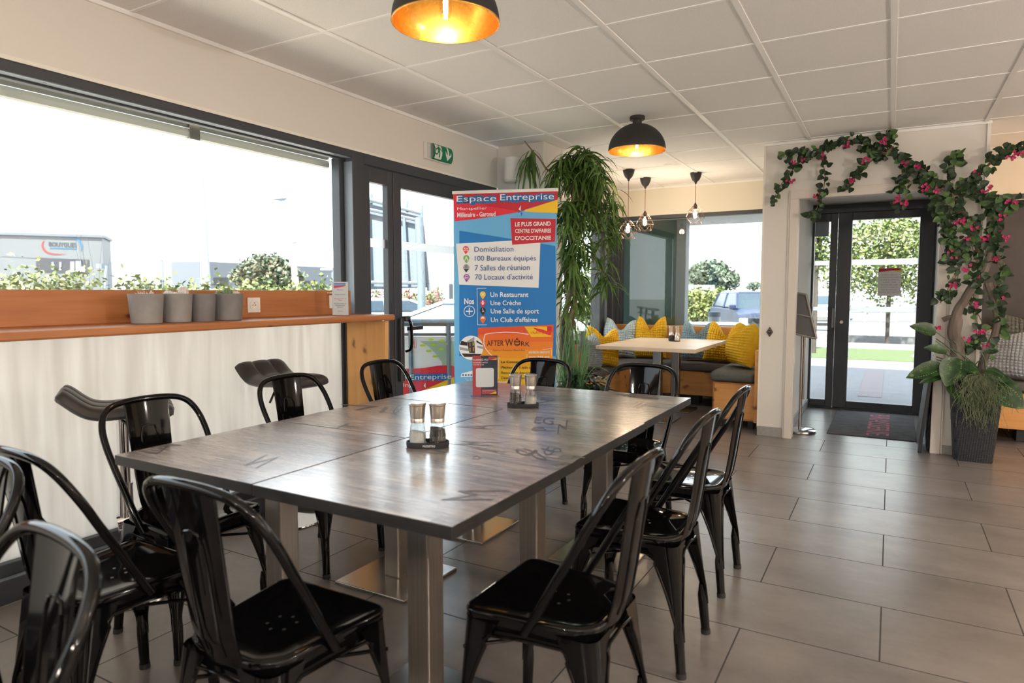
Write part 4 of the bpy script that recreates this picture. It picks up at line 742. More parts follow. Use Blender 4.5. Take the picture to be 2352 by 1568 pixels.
# knitted pillows
def pillow(px, y, rz, tilt, w, h, m, label, dip=.10, roll=0, th=.10, z=.47, grp='knitted pillows on the benches'):
    NU = 15; x = onY(px, 790, y).x
    def fn(u, v, s):
        a, b = 2*u-1, 2*v-1; e = (max(0, 1-abs(a)**3)*max(0, 1-abs(b)**3))**.5; bp = max(0, b)
        xx = a*w/2*(1-.07*(1-b*b)-.20*bp**3); zz = b*h/2*(1-.05*(1-a*a)); zz -= dip*bp**2*math.exp(-(a/.42)**2); zz += .02*bp**2*abs(a)
        yy = s*th*e*(1-.25*bp)+s*.012*(1-abs(a)**8)*(1-abs(b)**8); bu = (abs(math.sin(PI*NU*u))*abs(math.sin(PI*NU*v)))**.6*.020*min(1, e*1.8+.15)
        yy += s*bu-.035*bp**2*math.exp(-(a/.5)**2); return V((xx, yy, zz+h/2))
    g = MB(); n = 108; g.grid(lambda u, v: fn(u, v, -1), n, n); g.grid(lambda u, v: fn(1-u, v, 1), n, n)
    o = g.build('throw_pillow', m, None, 80); o.matrix_world = Matrix.Translation((x, y, z+.012)) @ Matrix.Rotation(rz, 4, 'Z') @ Matrix.Rotation(tilt, 4, 'X') @ Matrix.Rotation(roll, 4, 'Y'); return tag(o, label, 'pillow', grp)
pillow(1380, 4.74, .75, -.22, .40, .40, 'yellow_knit', 'mustard yellow knitted pillow nearest the leafy planter', .10, .12)
pillow(1352, 4.40, 1.2, -.2, .36, .34, 'grey_knit', 'grey-blue knitted pillow pressed behind the planter, only an edge showing', .05)
pillow(1420, 5.72, .35, -.2, .44, .45, 'pale_blue_knit', 'pale blue knitted pillow standing in the corner between the windows', .13, .08)
pillow(1492, 5.80, .05, -.18, .40, .48, 'yellow_knit', 'mustard yellow knitted pillow with two raised corners, left of the mills', .16)
pillow(1600, 5.82, -.04, -.24, .42, .44, 'blue_knit', 'grey-blue knitted pillow right of the steel mills, under the back window', .16)
pillow(1660, 5.72, .10, -.2, .44, .43, 'yellow_knit', 'mustard yellow knitted pillow behind the right end of the light table', .13, .10)
pillow(1704, 4.86, -.95, -.12, .40, .40, 'yellow_knit', 'mustard yellow knitted pillow slumped on the short bench by the pillar', .08, 0, .12, .535)
pillow(1741, 5.80, -.5, -.16, .34, .44, 'blue_knit', 'grey-blue knitted pillow, only a sliver showing beside the pillar', .10, 0, .07)
pillow(2305, 5.10, -.35, -.30, .42, .40, 'grey_knit', 'light grey knitted pillow at the far right behind the vine', .03, 0, .10, .52)
pillow(2360, 5.70, .1, -.2, .50, .52, 'dark_knit', 'dark grey knitted pillow at the right edge of the photo', .03, 0, .10, .52)
pillow(2350, 5.36, -.3, -.3, .40, .32, 'yellow_knit', 'mustard yellow pillow, a thin edge behind the light grey one', .03, 0, .07, .52)
# light wood table by the benches
t = thing('bench_table', 'light wood table in front of the corner benches', 'table', (1.02, 4.82, 0))
MB().box((-.48, -.62, .705), (.49, .72, .741)).build('tabletop', 'pine_top', t, 0, .003)
for y in (-.28, .36):
    MB().box((0, y-.04, .012), (.08, y+.04, .705)).build('post', 'steel', t, 0, .004); MB().box((-.15, y-.19, 0), (.23, y+.19, .014)).build('base_plate', 'steel_plate', t, 0, .003)
def shaker(p, label, c, nm):
    t = thing(nm, label, 'mill', p, 0, 'steel mills on the light wood table'); MB().lathe([(0, .0), (.030, 0), (.030, .045), (.028, .055), (0, .055)], 24).build('jar', c, t, 40); MB().lathe([(0, .055), (.028, .055), (.023, .075), (.024, .10), (.030, .135), (.030, .15), (0, .152)], 24).build('grinder_cap', 'steel_cap', t, 40)
pm = onY(1549, 779, 5.12); tt = MB().lathe([(0, 0), (.06, 0), (.06, .008), (0, .008)], 24, (pm.x, 5.12, .7412)).build('mill_tray', 'rubber'); tag(tt, 'small dark tray under the steel mills on the light wood table', 'tray')
shaker((pm.x-.033, 5.12, .7495), 'steel pepper mill on the light wood table, left one', 'pepper', 'pepper_mill'); shaker((pm.x+.033, 5.12, .7495), 'steel salt mill on the light wood table, right one', 'steel_cap', 'salt_mill')
# pillar knob, leaflet stand, door mat, folded boards, notice
kp = onY(1768, 762, 4.268); t = thing('wall_ornament', 'small dark diamond-shaped metal knob on the white pillar', 'knob', (kp.x, 4.268, kp.z)); mat('bronze', (.12, .105, .095), .35, 1)
MB().prism([(0, 0, .045), (.028, 0, 0), (0, 0, -.045), (-.028, 0, 0)], (0, -.006, 0)).build('back_plate', 'bronze', t, 0, .002); MB().lathe([(.016, .005), (.013, .014), (.006, .019), (0, .02)], 20, T=Matrix.Rotation(PI/2, 4, 'X')).build('boss', 'bronze', t, 60)
t = thing('leaflet_stand', 'freestanding grey display board on a chrome foot just inside the doorway', 'display stand', (2.36, 4.62, 0))
MB().lathe([(0, 0), (.135, 0), (.14, .006), (.138, .02), (.125, .03), (.03, .036), (0, .036)], 40).build('base', 'chrome', t, 40); MB().tube([(0, 0, .03), (0, 0, 1.0)], .014, 12).build('pole', 'steel', t); MB().box((.015, -.02, .3), (.03, .02, .9)).build('perforated_rail', 'steel', t, 0)
Q = [onY(1826, 672, 4.6), onY(1852, 677, 4.6), onY(1877, 776, 4.6), onY(1824, 763, 4.6)]; o = V((2.36, 4.62, 0)); Q[0].x -= .16; Q[3].x -= .16; Q[0].z += .025; Q[3].z += .035; Q = [q-o for q in Q]
Qs = [q+V((0, .0 if i in (0, 1) else -.10, 0)) for i, q in enumerate(Q)]; nv = (Qs[1]-Qs[0]).cross(Qs[3]-Qs[0]).normalized(); nv = nv if nv.y > 0 else -nv
bo = MB().prism(Qs, nv*.018).build('board', 'grey_board' if 'grey_board' in M else noisy('grey_board', (.10, .10, .105), (.13, .13, .135), 8, .6).name, t, 0, .002)
g = MB(); lerp = lambda a, b, f: a+(b-a)*f
for i in range(4): g.tube([Qs[i]-nv*.004, Qs[(i+1) % 4]-nv*.004], .011, 8)
g.tube([lerp(Qs[0], Qs[3], .5)-nv*.004, lerp(Qs[1], Qs[2], .52)-nv*.004], .009, 8); g.build('frame', 'steel_plate', bo); MB().ball(Qs[0]*.5+Qs[1]*.5+V((.01, 0, .03)), .018).build('clip', 'b_red', bo)
t = thing('door_mat', 'dark grey door mat with pink lettering in front of the entrance door', 'mat', (2.985, 5.36, 0)); mp_ = MB().box((-.405, -.715, .0005), (.29, .63, .008)).build('pile', 'mat_pile', t, 0, .003)
f = lambda x, y: onZ(1860+x/7.84, 930+y/7.84, .0086)-V((2.985, 5.36, 0)); g = MB(); put_text(g, 'BRASSERIE', f(1085, 170), f(1005, 535), f(1450, 185)); g.build('lettering', 'mat_pink', mp_, 0)
def aboard(label, dx, z1, tilt, m1):
    t = thing('folded_board', label, 'sign board', (3.34+dx, 4.66+dx*2.2, 0), 0, 'boards leaning in the doorway'); R = Matrix.Rotation(tilt, 4, 'Y')
    MB().box((-.012, -.30, 0), (.012, .30, z1), T=R).build('frame', 'black_plastic', t, 0, .003); MB().box((-.0135, -.27, .05), (-.0125, .27, z1-.05), T=R).build('panel', m1, t, 0)
aboard('dark framed board leaning against the doorway jamb, nearer', -.065, .62, .09, 'grey_board'); aboard('dark framed board leaning behind the nearer one in the doorway', .0, .72, .05, 'paper')
t = thing('paper_notice', 'printed notice sheet taped to the glass of the entrance door', 'notice', (3.015, YB+.024, 1.365)); s_ = MB().box((-.105, 0, -.145), (.105, .002, .145)).build('sheet', 'paper', t, 0)
g = MB(); g.poly([(-.10, -.0006, .105), (.10, -.0006, .125), (.10, -.0006, .142), (-.10, -.0006, .142)], 0); g.poly([(-.02, -.0008, .118), (.10, -.0008, .105), (.10, -.0008, .124)], 1)
for i, (s, w) in enumerate((('Chers clients', .07), ('Le restaurant vous accueille', .085), ('du lundi au vendredi', .08), ('de 8h00 a 16h00', .06), ('Service du midi', .075), ('sur place ou a emporter', .08), ('Merci de votre visite', .07), ('Espace Entreprise', .09))): put_text(g, s, (-w, -.001, .07-.026*i), (w, -.001, .07-.026*i), (-w, -.001, .083-.026*i), 2)
g.build('lettering', ['b_red_dark', 'b_yellow', 'grey_print'], s_, 0)
# ---------------------------------------------------------------- plants
def blade(g, b, d, L, w, droop, n=5, mi=None, rnd=random):
    d = V(d).normalized(); b = V(b); side = d.cross(V((0, 0, 1))); side = side.normalized() if side.length > .05 else V((rnd.random()-.5, rnd.random()-.5, 0)).normalized()
    side = (Matrix.Rotation(rnd.uniform(-.9, .9), 3, d) @ side); P = []; p = b.copy(); q = d.copy()
    for i in range(n+1):
        t = i/n; P.append((p.copy(), w*math.sin(PI*(.06+.94*t)**.75)*.5+.0004)); q = (q+V((0, 0, -droop/n))).normalized(); p = p+q*(L/n)
    up = side.cross(d)*.18; vs = []
    for p, ww in P: vs += [p-side*ww+up*ww, p, p+side*ww+up*ww]
    fs = []
    for i in range(n): a = i*3; fs += [[a, a+1, a+4, a+3], [a+1, a+2, a+5, a+4]]
    g.add(vs, fs, mi)
def heart(g, b, d, L, w, nrm, mi=None, curl=.15):   # broad leaf, base at b
    d = V(d).normalized(); nrm = V(nrm); s = d.cross(nrm); s = s.normalized() if s.length > .05 else d.orthogonal().normalized(); nn = s.cross(d)
    prof = [(0, .10), (.06, .62), (.22, .98), (.45, 1), (.7, .74), (.88, .36), (1, .02)]; vs = []
    for t, q in prof:
        c = V(b)+d*(L*t)-nn*(curl*L*t*t); vs += [c-s*(w*.5*q)+nn*(.12*w*q), c-s*(w*.25*q)+nn*(.03*w*q), c, c+s*(w*.25*q)+nn*(.03*w*q), c+s*(w*.5*q)+nn*(.12*w*q)]
    fs = []
    for i in range(len(prof)-1):
        for k in range(4): a = i*5+k; fs.append([a, a+1, a+6, a+5])
    g.add(vs, fs, mi)
def square_planter(name, label, c, wb, wt, h, rz=0):
    t = thing(name, label, 'plant', c, rz); g = MB(); rows = [(wb, 0), (wt, h-.03), (wt+.008, h-.028), (wt+.008, h), (wt-.012, h), (wt-.016, h-.05)]; vs = []
    for w, z in rows:
        r = w*.16
        for cx, cy, a0 in ((1, 1, 0), (-1, 1, 90), (-1, -1, 180), (1, -1, 270)):
            for i in range(4): a = math.radians(a0+30*i); vs.append((cx*(w/2-r)+r*math.cos(a), cy*(w/2-r)+r*math.sin(a), z))
    n = 16; fs = [[i*n+k, i*n+(k+1) % n, (i+1)*n+(k+1) % n, (i+1)*n+k] for i in range(len(rows)-1) for k in range(n)]+[list(range(n))[::-1]]
    g.add(vs, fs); p = g.build('planter', 'rattan', t, 30); MB().add([(-wt*.45, -wt*.45, h-.05), (wt*.45, -wt*.45, h-.05), (wt*.45, wt*.45, h-.05), (-wt*.45, wt*.45, h-.05)], [[0, 1, 2, 3]]).build('soil', 'soil', p, 0); return t
# tall leafy plant beside the column
PY = 3.02; PX = onY(1368, 860, PY-.18).x-.19
t = square_planter('leafy_planter', 'tall artificial tree with drooping narrow leaves in a woven planter beside the banner', (PX, PY, 0), .30, .37, .50); o = V((PX, PY, 0)); rnd = random.Random(11)
def LP(px, py, Y=None): return onY(px, py, PY if Y is None else Y)-o
g = MB()
trunk = [LP(1300, 840), LP(1303, 740), LP(1316, 660), LP(1300, 590), LP(1312, 520), LP(1325, 460), LP(1318, 420)]
for k in range(4): g.tube(cr_path([p+V((.035*math.cos(k*1.6+i*.9), .05*math.sin(k*1.6+i*.9), 0)) for i, p in enumerate(trunk)], 5), [.022-.008*i/31 for i in range(31)], 8)
g.tube(cr_path([LP(1275, 430), LP(1270, 398), LP(1255, 388), LP(1240, 365), LP(1222, 345), LP(1205, 324)], 5), [.009-.005*i/26 for i in range(26)], 7)
br = []
for tip, st, dy in (((1385, 395), 0, -.2), ((1415, 470), 0, -.1), ((1410, 545), 0, .05), ((1400, 600), 1, .0), ((1290, 400), 0, -.15), ((1350, 420), 0, .25), ((1340, 560), 2, -.2), ((1395, 650), 3, -.05), ((1320, 640), 3, -.2), ((1300, 520), 2, -.25), ((1375, 500), 1, .3), ((1330, 700), 4, .1), ((1270, 415), 0, -.1), ((1420, 520), 0, .2), ((1360, 380), 0, 0)):
    a = trunk[6-st]; b = LP(*tip, PY+dy); mid = (a+b)/2+V((0, 0, .14+.05*rnd.random())); br.append(cr_path([a, mid, b], 7)); g.tube(br[-1], [.008-.0055*i/14 for i in range(15)], 5)
for tip in ((1290, 368), (1315, 372), (1365, 378), (1330, 395)): g.tube(cr_path([LP(1320, 425), LP((1320+tip[0])/2, 400)+V((0, .05, 0)), LP(*tip)], 5), .003, 5)
g.build('trunk', 'bark', t)
g = MB()
for p in br:
    for k in range(125):
        q = p[min(14, int(rnd.uniform(2, 15)))]+V((rnd.gauss(0, .02), rnd.gauss(0, .03), rnd.gauss(0, .02))); a = rnd.random()*6.28
        blade(g, q, (math.cos(a), math.sin(a)*.8, rnd.uniform(-.5, .6)), rnd.uniform(.12, .25), rnd.uniform(.011, .023), rnd.uniform(1.2, 2.8), 5, None, rnd)
sprig = [LP(1222, 345), LP(1215, 360), LP(1212, 380)]
for k in range(30): a = rnd.random()*6.28; blade(g, sprig[k % 3]+V((rnd.gauss(0, .01), 0, 0)), (rnd.uniform(-1, .6), .3*math.sin(a), rnd.uniform(-.6, .1)), rnd.uniform(.2, .36), .018, 3.2, 5, None, rnd)
for k in range(14): blade(g, LP(1300-rnd.random()*40, 440+rnd.random()*10), (rnd.uniform(-1, -.2), rnd.uniform(-.5, .1), rnd.uniform(-.2, .4)), rnd.uniform(.12, .24), .014, 2, 5, None, rnd)
for i in range(190): blade(g, LP(rnd.uniform(1288, 1330), rnd.uniform(480, 760), PY+rnd.uniform(-.15, .15)), (rnd.uniform(-1, 1), rnd.uniform(-1, .3), rnd.uniform(-.6, .2)), rnd.uniform(.10, .2), .016, 2, 5, None, rnd)
g.build('narrow_leaves', 'bamboo_leaf', t, 80)
g = MB()
for k in range(120):
    b = V((rnd.uniform(-.15, .05), rnd.uniform(-.15, .05), .46)); blade(g, b, (rnd.uniform(-.25, .25), rnd.uniform(-.25, .15), 1), rnd.uniform(.25, .72), .006, rnd.uniform(0, .7), 7, None, rnd)
for tip in ((1345, 770), (1370, 850), (1400, 855), (1335, 860)): b = V((.02, -.1, .47)); e = LP(*tip, PY-.15); g.tube(cr_path([b, (b+e)/2+V((0, 0, .12)), e], 6), [.003, .003, .003, .003, .003, .003, .003, .0025, .002, .002, .0015, .001, .0005], 4)
g.build('grass_tuft', 'grass_blade', t, 80)
g = MB()
for k in range(170):
    a = rnd.random()*6.28; r = rnd.uniform(.02, .2); b = V((.04+r*math.cos(a), -.06+r*.9*math.sin(a), rnd.uniform(.46, .68)-r*.5)); heart(g, b, (math.cos(a)+rnd.gauss(0, .4), math.sin(a)+rnd.gauss(0, .4), rnd.uniform(-.5, .5)), rnd.uniform(.07, .11), .042, (0, 0, 1), None, .25)
for k in range(14): a = rnd.uniform(-1.2, .5); blade(g, (.15, -.10, .5), (math.cos(a), math.sin(a), .35), rnd.uniform(.14, .24), .022, .7, 5, None, rnd)
g.build('shrub_leaves', 'shrub_leaf', t, 80)
# red extinguisher glimpse and dark end panel by the planter
ep = onY(1341, 790, 4.15); t2 = tag(MB().box((ep.x-.028, 4.12, .0), (ep.x+.012, 4.17, .88)).build('end_post', 'grey_board', smooth=0, bevel=.004), 'grey upright end post between the leafy planter and the yellow pillow', 'post')
rp = onY(1334, 800, 4.02); t2 = thing('fire_extinguisher', 'small red fire extinguisher mostly hidden behind the leafy planter', 'fire extinguisher', (rp.x-.05, 4.03, 0))
MB().lathe([(0, 0), (.05, 0), (.055, .02), (.055, .62), (.045, .68), (.02, .72), (.015, .76), (0, .76)], 24).build('cylinder', 'b_red', t2, 50); MB().lathe([(.018, .76), (.02, .80), (0, .80)], 12).build('valve', 'black_plastic', t2)
# woven planter with calathea, driftwood and the flowering vine
QX, QY = 3.615, 4.20
t = square_planter('woven_planter', 'tall dark woven planter by the doorway with broad patterned leaves and driftwood', (QX, QY, 0), .24, .33, .63, 0); o = V((QX, QY, 0))
def RP(px, py, Y=4.15): return onY(px, py, Y)-o
g = MB(); g.tube(cr_path([RP(2195, 850), RP(2200, 800), RP(2190, 760), RP(2200, 715), RP(2215, 690), RP(2235, 655), RP(2262, 620), RP(2275, 580)], 6), [.06, .058, .055, .055, .052, .05, .05, .05, .048, .046, .044, .044, .043, .042, .04, .04]+[.036-.0005*i for i in range(27)], 10)
g.tube(cr_path([RP(2250, 870), RP(2258, 830), RP(2285, 770), RP(2290, 720), RP(2270, 650)], 6), .026, 8); g.tube(cr_path([RP(2165, 735), RP(2185, 728), RP(2205, 735), RP(2195, 790)], 5), .018, 8); g.build('driftwood', 'driftwood', t)
def ringmarks(g, b, d, L, w, nrm):
    d = V(d).normalized(); nrm = V(nrm); s = d.cross(nrm); s = s.normalized() if s.length > .05 else d.orthogonal().normalized(); nn = s.cross(d); off = nn if nn.y < 0 else -nn
    for i in range(11):
        t = .10+.068*i; q = .52*(math.sin(PI*min(1, t*.93+.07)))**.7
        for sg in (-1, 1):
            c = V(b)+d*(L*t)+s*(sg*w*.5*q)-nn*(.12*L*t*t)+nn*(.05*w*q)+off*.004; h = w*rnd.uniform(.018, .035); l = L*rnd.uniform(.015, .028); v = (d+s*sg*.5*(.5-t)).normalized(); u = v.cross(nn)
            g.add([c-v*l-u*h*.3, c-v*l*.3+u*h, c+v*l+u*h*.3, c+v*l*.3-u*h], [[0, 1, 2, 3]], 1)
g = MB()
for base, tip, w in (((2150, 762), (2098, 748), .11), ((2175, 805), (2130, 797), .085), ((2165, 840), (2090, 862), .135), ((2200, 822), (2176, 880), .19), ((2190, 875), (2203, 917), .13), ((2165, 862), (2118, 876), .06), ((2275, 880), (2345, 930), .22), ((2265, 872), (2320, 880), .15), ((2262, 850), (2310, 872), .10), ((2215, 850), (2225, 895), .11), ((2205, 835), (2245, 852), .10)):
    a, b = RP(*base, 4.08), RP(*tip, 4.0); heart(g, a, b-a, (b-a).length*1.1, w*.95, (0, -.9, .45), 0, .12); ringmarks(g, a, b-a, (b-a).length*1.1, w*.95, (0, -.9, .45))
mat('leaf_mark', (.17, .24, .08), .4); g.build('patterned_leaves', ['calathea', 'leaf_mark'], t, 80)
g = MB()
for k in range(16): a, b = V((rnd.uniform(-.08, .08), rnd.uniform(-.08, .05), .58)), RP(rnd.choice((2150, 2175, 2190, 2255)), rnd.uniform(760, 860), 4.1); g.tube(cr_path([a, (a+b)/2+V((0, -.02, .05)), b], 4), .004, 5)
g.build('leaf_stalks', 'shrub_leaf', t)
g = MB()
for k in range(260):
    x = rnd.gauss(0, 1); b = RP(2247+17*x, 862+rnd.uniform(-4, 8), 4.05); p = [b]; L = rnd.uniform(.10, .36)*(1.15-.15*abs(x)); q = b+V((rnd.gauss(.0, .03), -.07, .0)); p.append(q)
    for i in range(5): q = q+V((rnd.gauss(0.004, .022), rnd.gauss(0, .012), -L/5)); p.append(q)
    g.tube(cr_path(p, 2), .0012, 3, cap=False)
g.build('hanging_moss', 'moss', t, 80)
# vine
VY = 4.215; t = thing('flowering_vine', 'artificial vine with pink flowers trailing along the wall above the entrance doorway', 'vine', (3.5, VY, 1.4)); o = V((3.5, VY, 1.4)); rnd = random.Random(5)
def VP(x, y, dy=0): return onY(x, y, VY+dy)-o
st = dict(
 a=[(2255, 640), (2240, 560), (2215, 500), (2180, 440), (2130, 400), (2090, 380), (2060, 358), (2010, 345), (1985, 330), (1955, 322), (1910, 335), (1880, 350), (1850, 355)],
 b=[(1850, 355), (1830, 350), (1800, 362)], c=[(1850, 360), (1825, 385), (1800, 415), (1785, 440), (1776, 462)], d=[(1888, 370), (1895, 400), (1890, 440), (1875, 480), (1862, 498)],
 e=[(2020, 355), (1995, 375), (1965, 400), (1945, 432)], f=[(2040, 350), (2035, 320), (2040, 320), (2049, 312)], h=[(2075, 390), (2070, 420), (2065, 450), (2070, 470)], i=[(2110, 400), (2125, 430), (2140, 450), (2160, 470)],
 j=[(2185, 440), (2180, 400), (2190, 365), (2205, 350)], k=[(2200, 470), (2180, 520), (2185, 570), (2178, 600)], l=[(2210, 430), (2250, 400), (2290, 360), (2320, 345), (2352, 335)], m=[(2230, 430), (2280, 460), (2310, 470), (2335, 465)],
 n=[(2240, 500), (2220, 560), (2205, 600), (2185, 660), (2165, 690)], p=[(2290, 480), (2285, 550), (2300, 620), (2285, 680), (2295, 740), (2280, 800)], q=[(2270, 560), (2290, 520), (2300, 470)], r=[(2250, 600), (2240, 650), (2230, 700), (2250, 760), (2230, 800)],
 s=[(2150, 470), (2170, 520), (2190, 560), (2210, 590)], u=[(2200, 420), (2260, 450), (2290, 480)])
g = MB(); g2 = MB(); g3 = MB(); dens = dict(a=150, k=46, l=55, m=46, n=50, p=80, q=40, r=46, s=46, i=34, u=42)
for nm, pts in st.items():
    dy = .0 if nm in 'bcdefhij' else -.05; P = cr_path([VP(x, y, dy+rnd.uniform(-.015, .02)) for x, y in pts], 6); N = len(P)
    g.tube(P, [.009-.006*i/N if nm in 'a' else .005-.003*i/N for i in range(N)], 6)
    for z in range(2):
        if nm in 'alnpr': g.tube([q+V((.02*math.sin(i*.5+z*2), .015*math.cos(i*.6), .02*math.cos(i*.4+z))) for i, q in enumerate(P)], .0035, 5)
    for k in range(int(1.45*dens.get(nm, 26 if nm != 'f' else 20))):
        q = P[rnd.randrange(N)]+V((rnd.gauss(0, .02), rnd.uniform(-.05, .005), rnd.gauss(0, .02))); a = rnd.random()*6.28; L = rnd.uniform(.034, .064)
        heart(g2, q, (math.cos(a), -.35+.3*math.sin(a*3), math.sin(a)-.3), L, L*.86, (rnd.gauss(0, .45), -1, rnd.gauss(.3, .45)), 0 if rnd.random() < .78 else 1)
def blossom(x, y, r=.03, dy=-.09):
    c = VP(x, y, dy)
    for k in range(7):
        cc = c+V((rnd.gauss(0, r*.75), rnd.gauss(0, .012), rnd.gauss(0, r*.6)))
        for j in range(5):
            a = j*1.257+rnd.random(); heart(g3, cc, (math.cos(a), -.5, math.sin(a)), r*.8, r*.62, (0, -1, .2), None, -.1)
for x, y in ((1820, 373), (1845, 368), (1886, 362), (1945, 332), (1873, 450), (1818, 415), (1990, 368), (1958, 412), (2078, 375), (2030, 325), (2046, 345), (2060, 460), (2078, 466), (2128, 430), (2152, 440), (2110, 385), (2200, 486), (2213, 506), (2240, 520), (2196, 512), (2244, 396), (2258, 440), (2275, 432), (2320, 362), (2340, 355), (2310, 465), (2330, 462), (2300, 500), (2296, 530), (2220, 550), (2263, 550), (2310, 548), (2186, 592), (2183, 575), (2290, 595), (2218, 620), (2190, 653), (2300, 685), (2155, 752), (2252, 640), (2225, 780), (2243, 762), (2255, 760), (2263, 795), (2240, 700)): blossom(x, y, rnd.uniform(.013, .021))
g.build('stems', 'twig', t); g2.build('leaves', ['ivy_leaf', 'ivy_leaf_light'], t, 80); g3.build('flowers', 'flower', t, 80)
# ---------------------------------------------------------------- outside
noisy('asphalt', (.17, .17, .17), (.21, .21, .21), 40, .9); noisy('paving', (.145, .14, .145), (.17, .163, .17), 6, .85); noisy('terrace_slab', (.52, .44, .36), (.58, .50, .41), 6, .85); noisy('kerb_stone', (.16, .157, .155), (.20, .197, .19), 6, .9); noisy('lawn', (.035, .055, .012), (.055, .075, .02), 14, .95); noisy('gravel_white', (.25, .25, .25), (.35, .35, .35), 60, .9)
noisy('hedge_leaf', (0.04, 0.072, 0.016), (0.12, 0.152, 0.048), 4, .6); noisy('hedge_gold', (0.096, 0.12, 0.024), (0.176, 0.176, 0.056), 4, .6); noisy('tree_leaf', (.05, .07, .05), (.11, .14, .09), 2, .6); noisy('tree_bright', (.085, .13, .025), (.18, .24, .06), 2, .6); noisy('tree_autumn', (.13, .12, .07), (.19, .15, .09), 2, .6)
mat('clad_grey', (.092, .10, .108), .6); mat('clad_white', (.15, .153, .16), .6); mat('clad_blue', (.09, .10, .12), .6); mat('win_dark', (.018, .02, .03), .6); mat('metal_grey', (.11, .135, .16), .5); mat('pole_white', (.27, .275, .285), .5); mat('car_white', (.42, .425, .435), .25); mat('car_navy', (.02, .03, .06), .35, 0, Specular_IOR_Level=.25); mat('car_silver', (.14, .165, .19), .25); mat('car_glass', (.03, .045, .06), .2, 0, Specular_IOR_Level=.08); mat('tyre', (.02, .02, .02), .8); mat('sign_blue', (.02, .08, .4), .5); mat('logo_red', (.22, .015, .015), .5); mat('logo_blue', (.01, .09, .20), .5); mat('green_pale', (.42, .55, .40), .7); mat('soffit', (.85, .85, .85), .8); mat('green_glass', (.045, .085, .078), .1, 0, Specular_IOR_Level=.22); mat('shutter', (.75, .78, .76), .55); mat('car_red', (.3, .05, .06), .3)
GZ = -.30
E_ = lambda o: struct(o); mat('paving_pink', (.17, .135, .14), .85)
E_(MB().box((-160, -120, GZ-.2), (120, 220, GZ)).build('ground', 'asphalt', smooth=0))
E_(MB().box((-3.6, -6, GZ), (-.02, 8.5, -.03)).build('terrace', 'terrace_slab', smooth=0)); E_(MB().box((-3.6, YB+.15, GZ), (9, 12.4, -.03)).build('pavement', 'paving', smooth=0)); E_(MB().box((2.72, 7.4, -.03), (2.98, 10.6, -.026)).build('pavement_strip', 'paving_pink', smooth=0))
E_(MB().box((-3.0, 12.4, GZ), (12, 15.2, -.02)).build('lawn', 'lawn', smooth=0)); E_(MB().box((-6, 15.3, GZ), (16, 17.2, -.03)).build('kerb', 'kerb_stone', smooth=0)); E_(MB().box((-8, 20.5, GZ), (20, 22.5, -.03)).build('kerb_far', 'kerb_stone', smooth=0))
tag(MB().lathe([(0, .03), (.5, .025), (.8, .0), (.85, -.03)], 20, (4.25, 13.7, 0)).build('gravel_mound', 'gravel_white', smooth=60), 'low white gravel mound in the lawn outside the entrance door', 'gravel')
E_(MB().box((-1.3, YB+.15, 2.16), (7.6, YB+1.2, 2.3)).build('eave_soffit', 'soffit', smooth=0)); E_(MB().box((-1.1, YN, 2.55), (-.2, YB+1.1, 3.1)).build('parapet', 'clad_white', smooth=0)); E_(MB().box((-.3, YN-.3, 2.78), (XR+.3, YB+.2, 7.0)).build('added_shade_storey', 'clad_white', smooth=0))  # upper storey is unseen, added to cast shade on the pavement
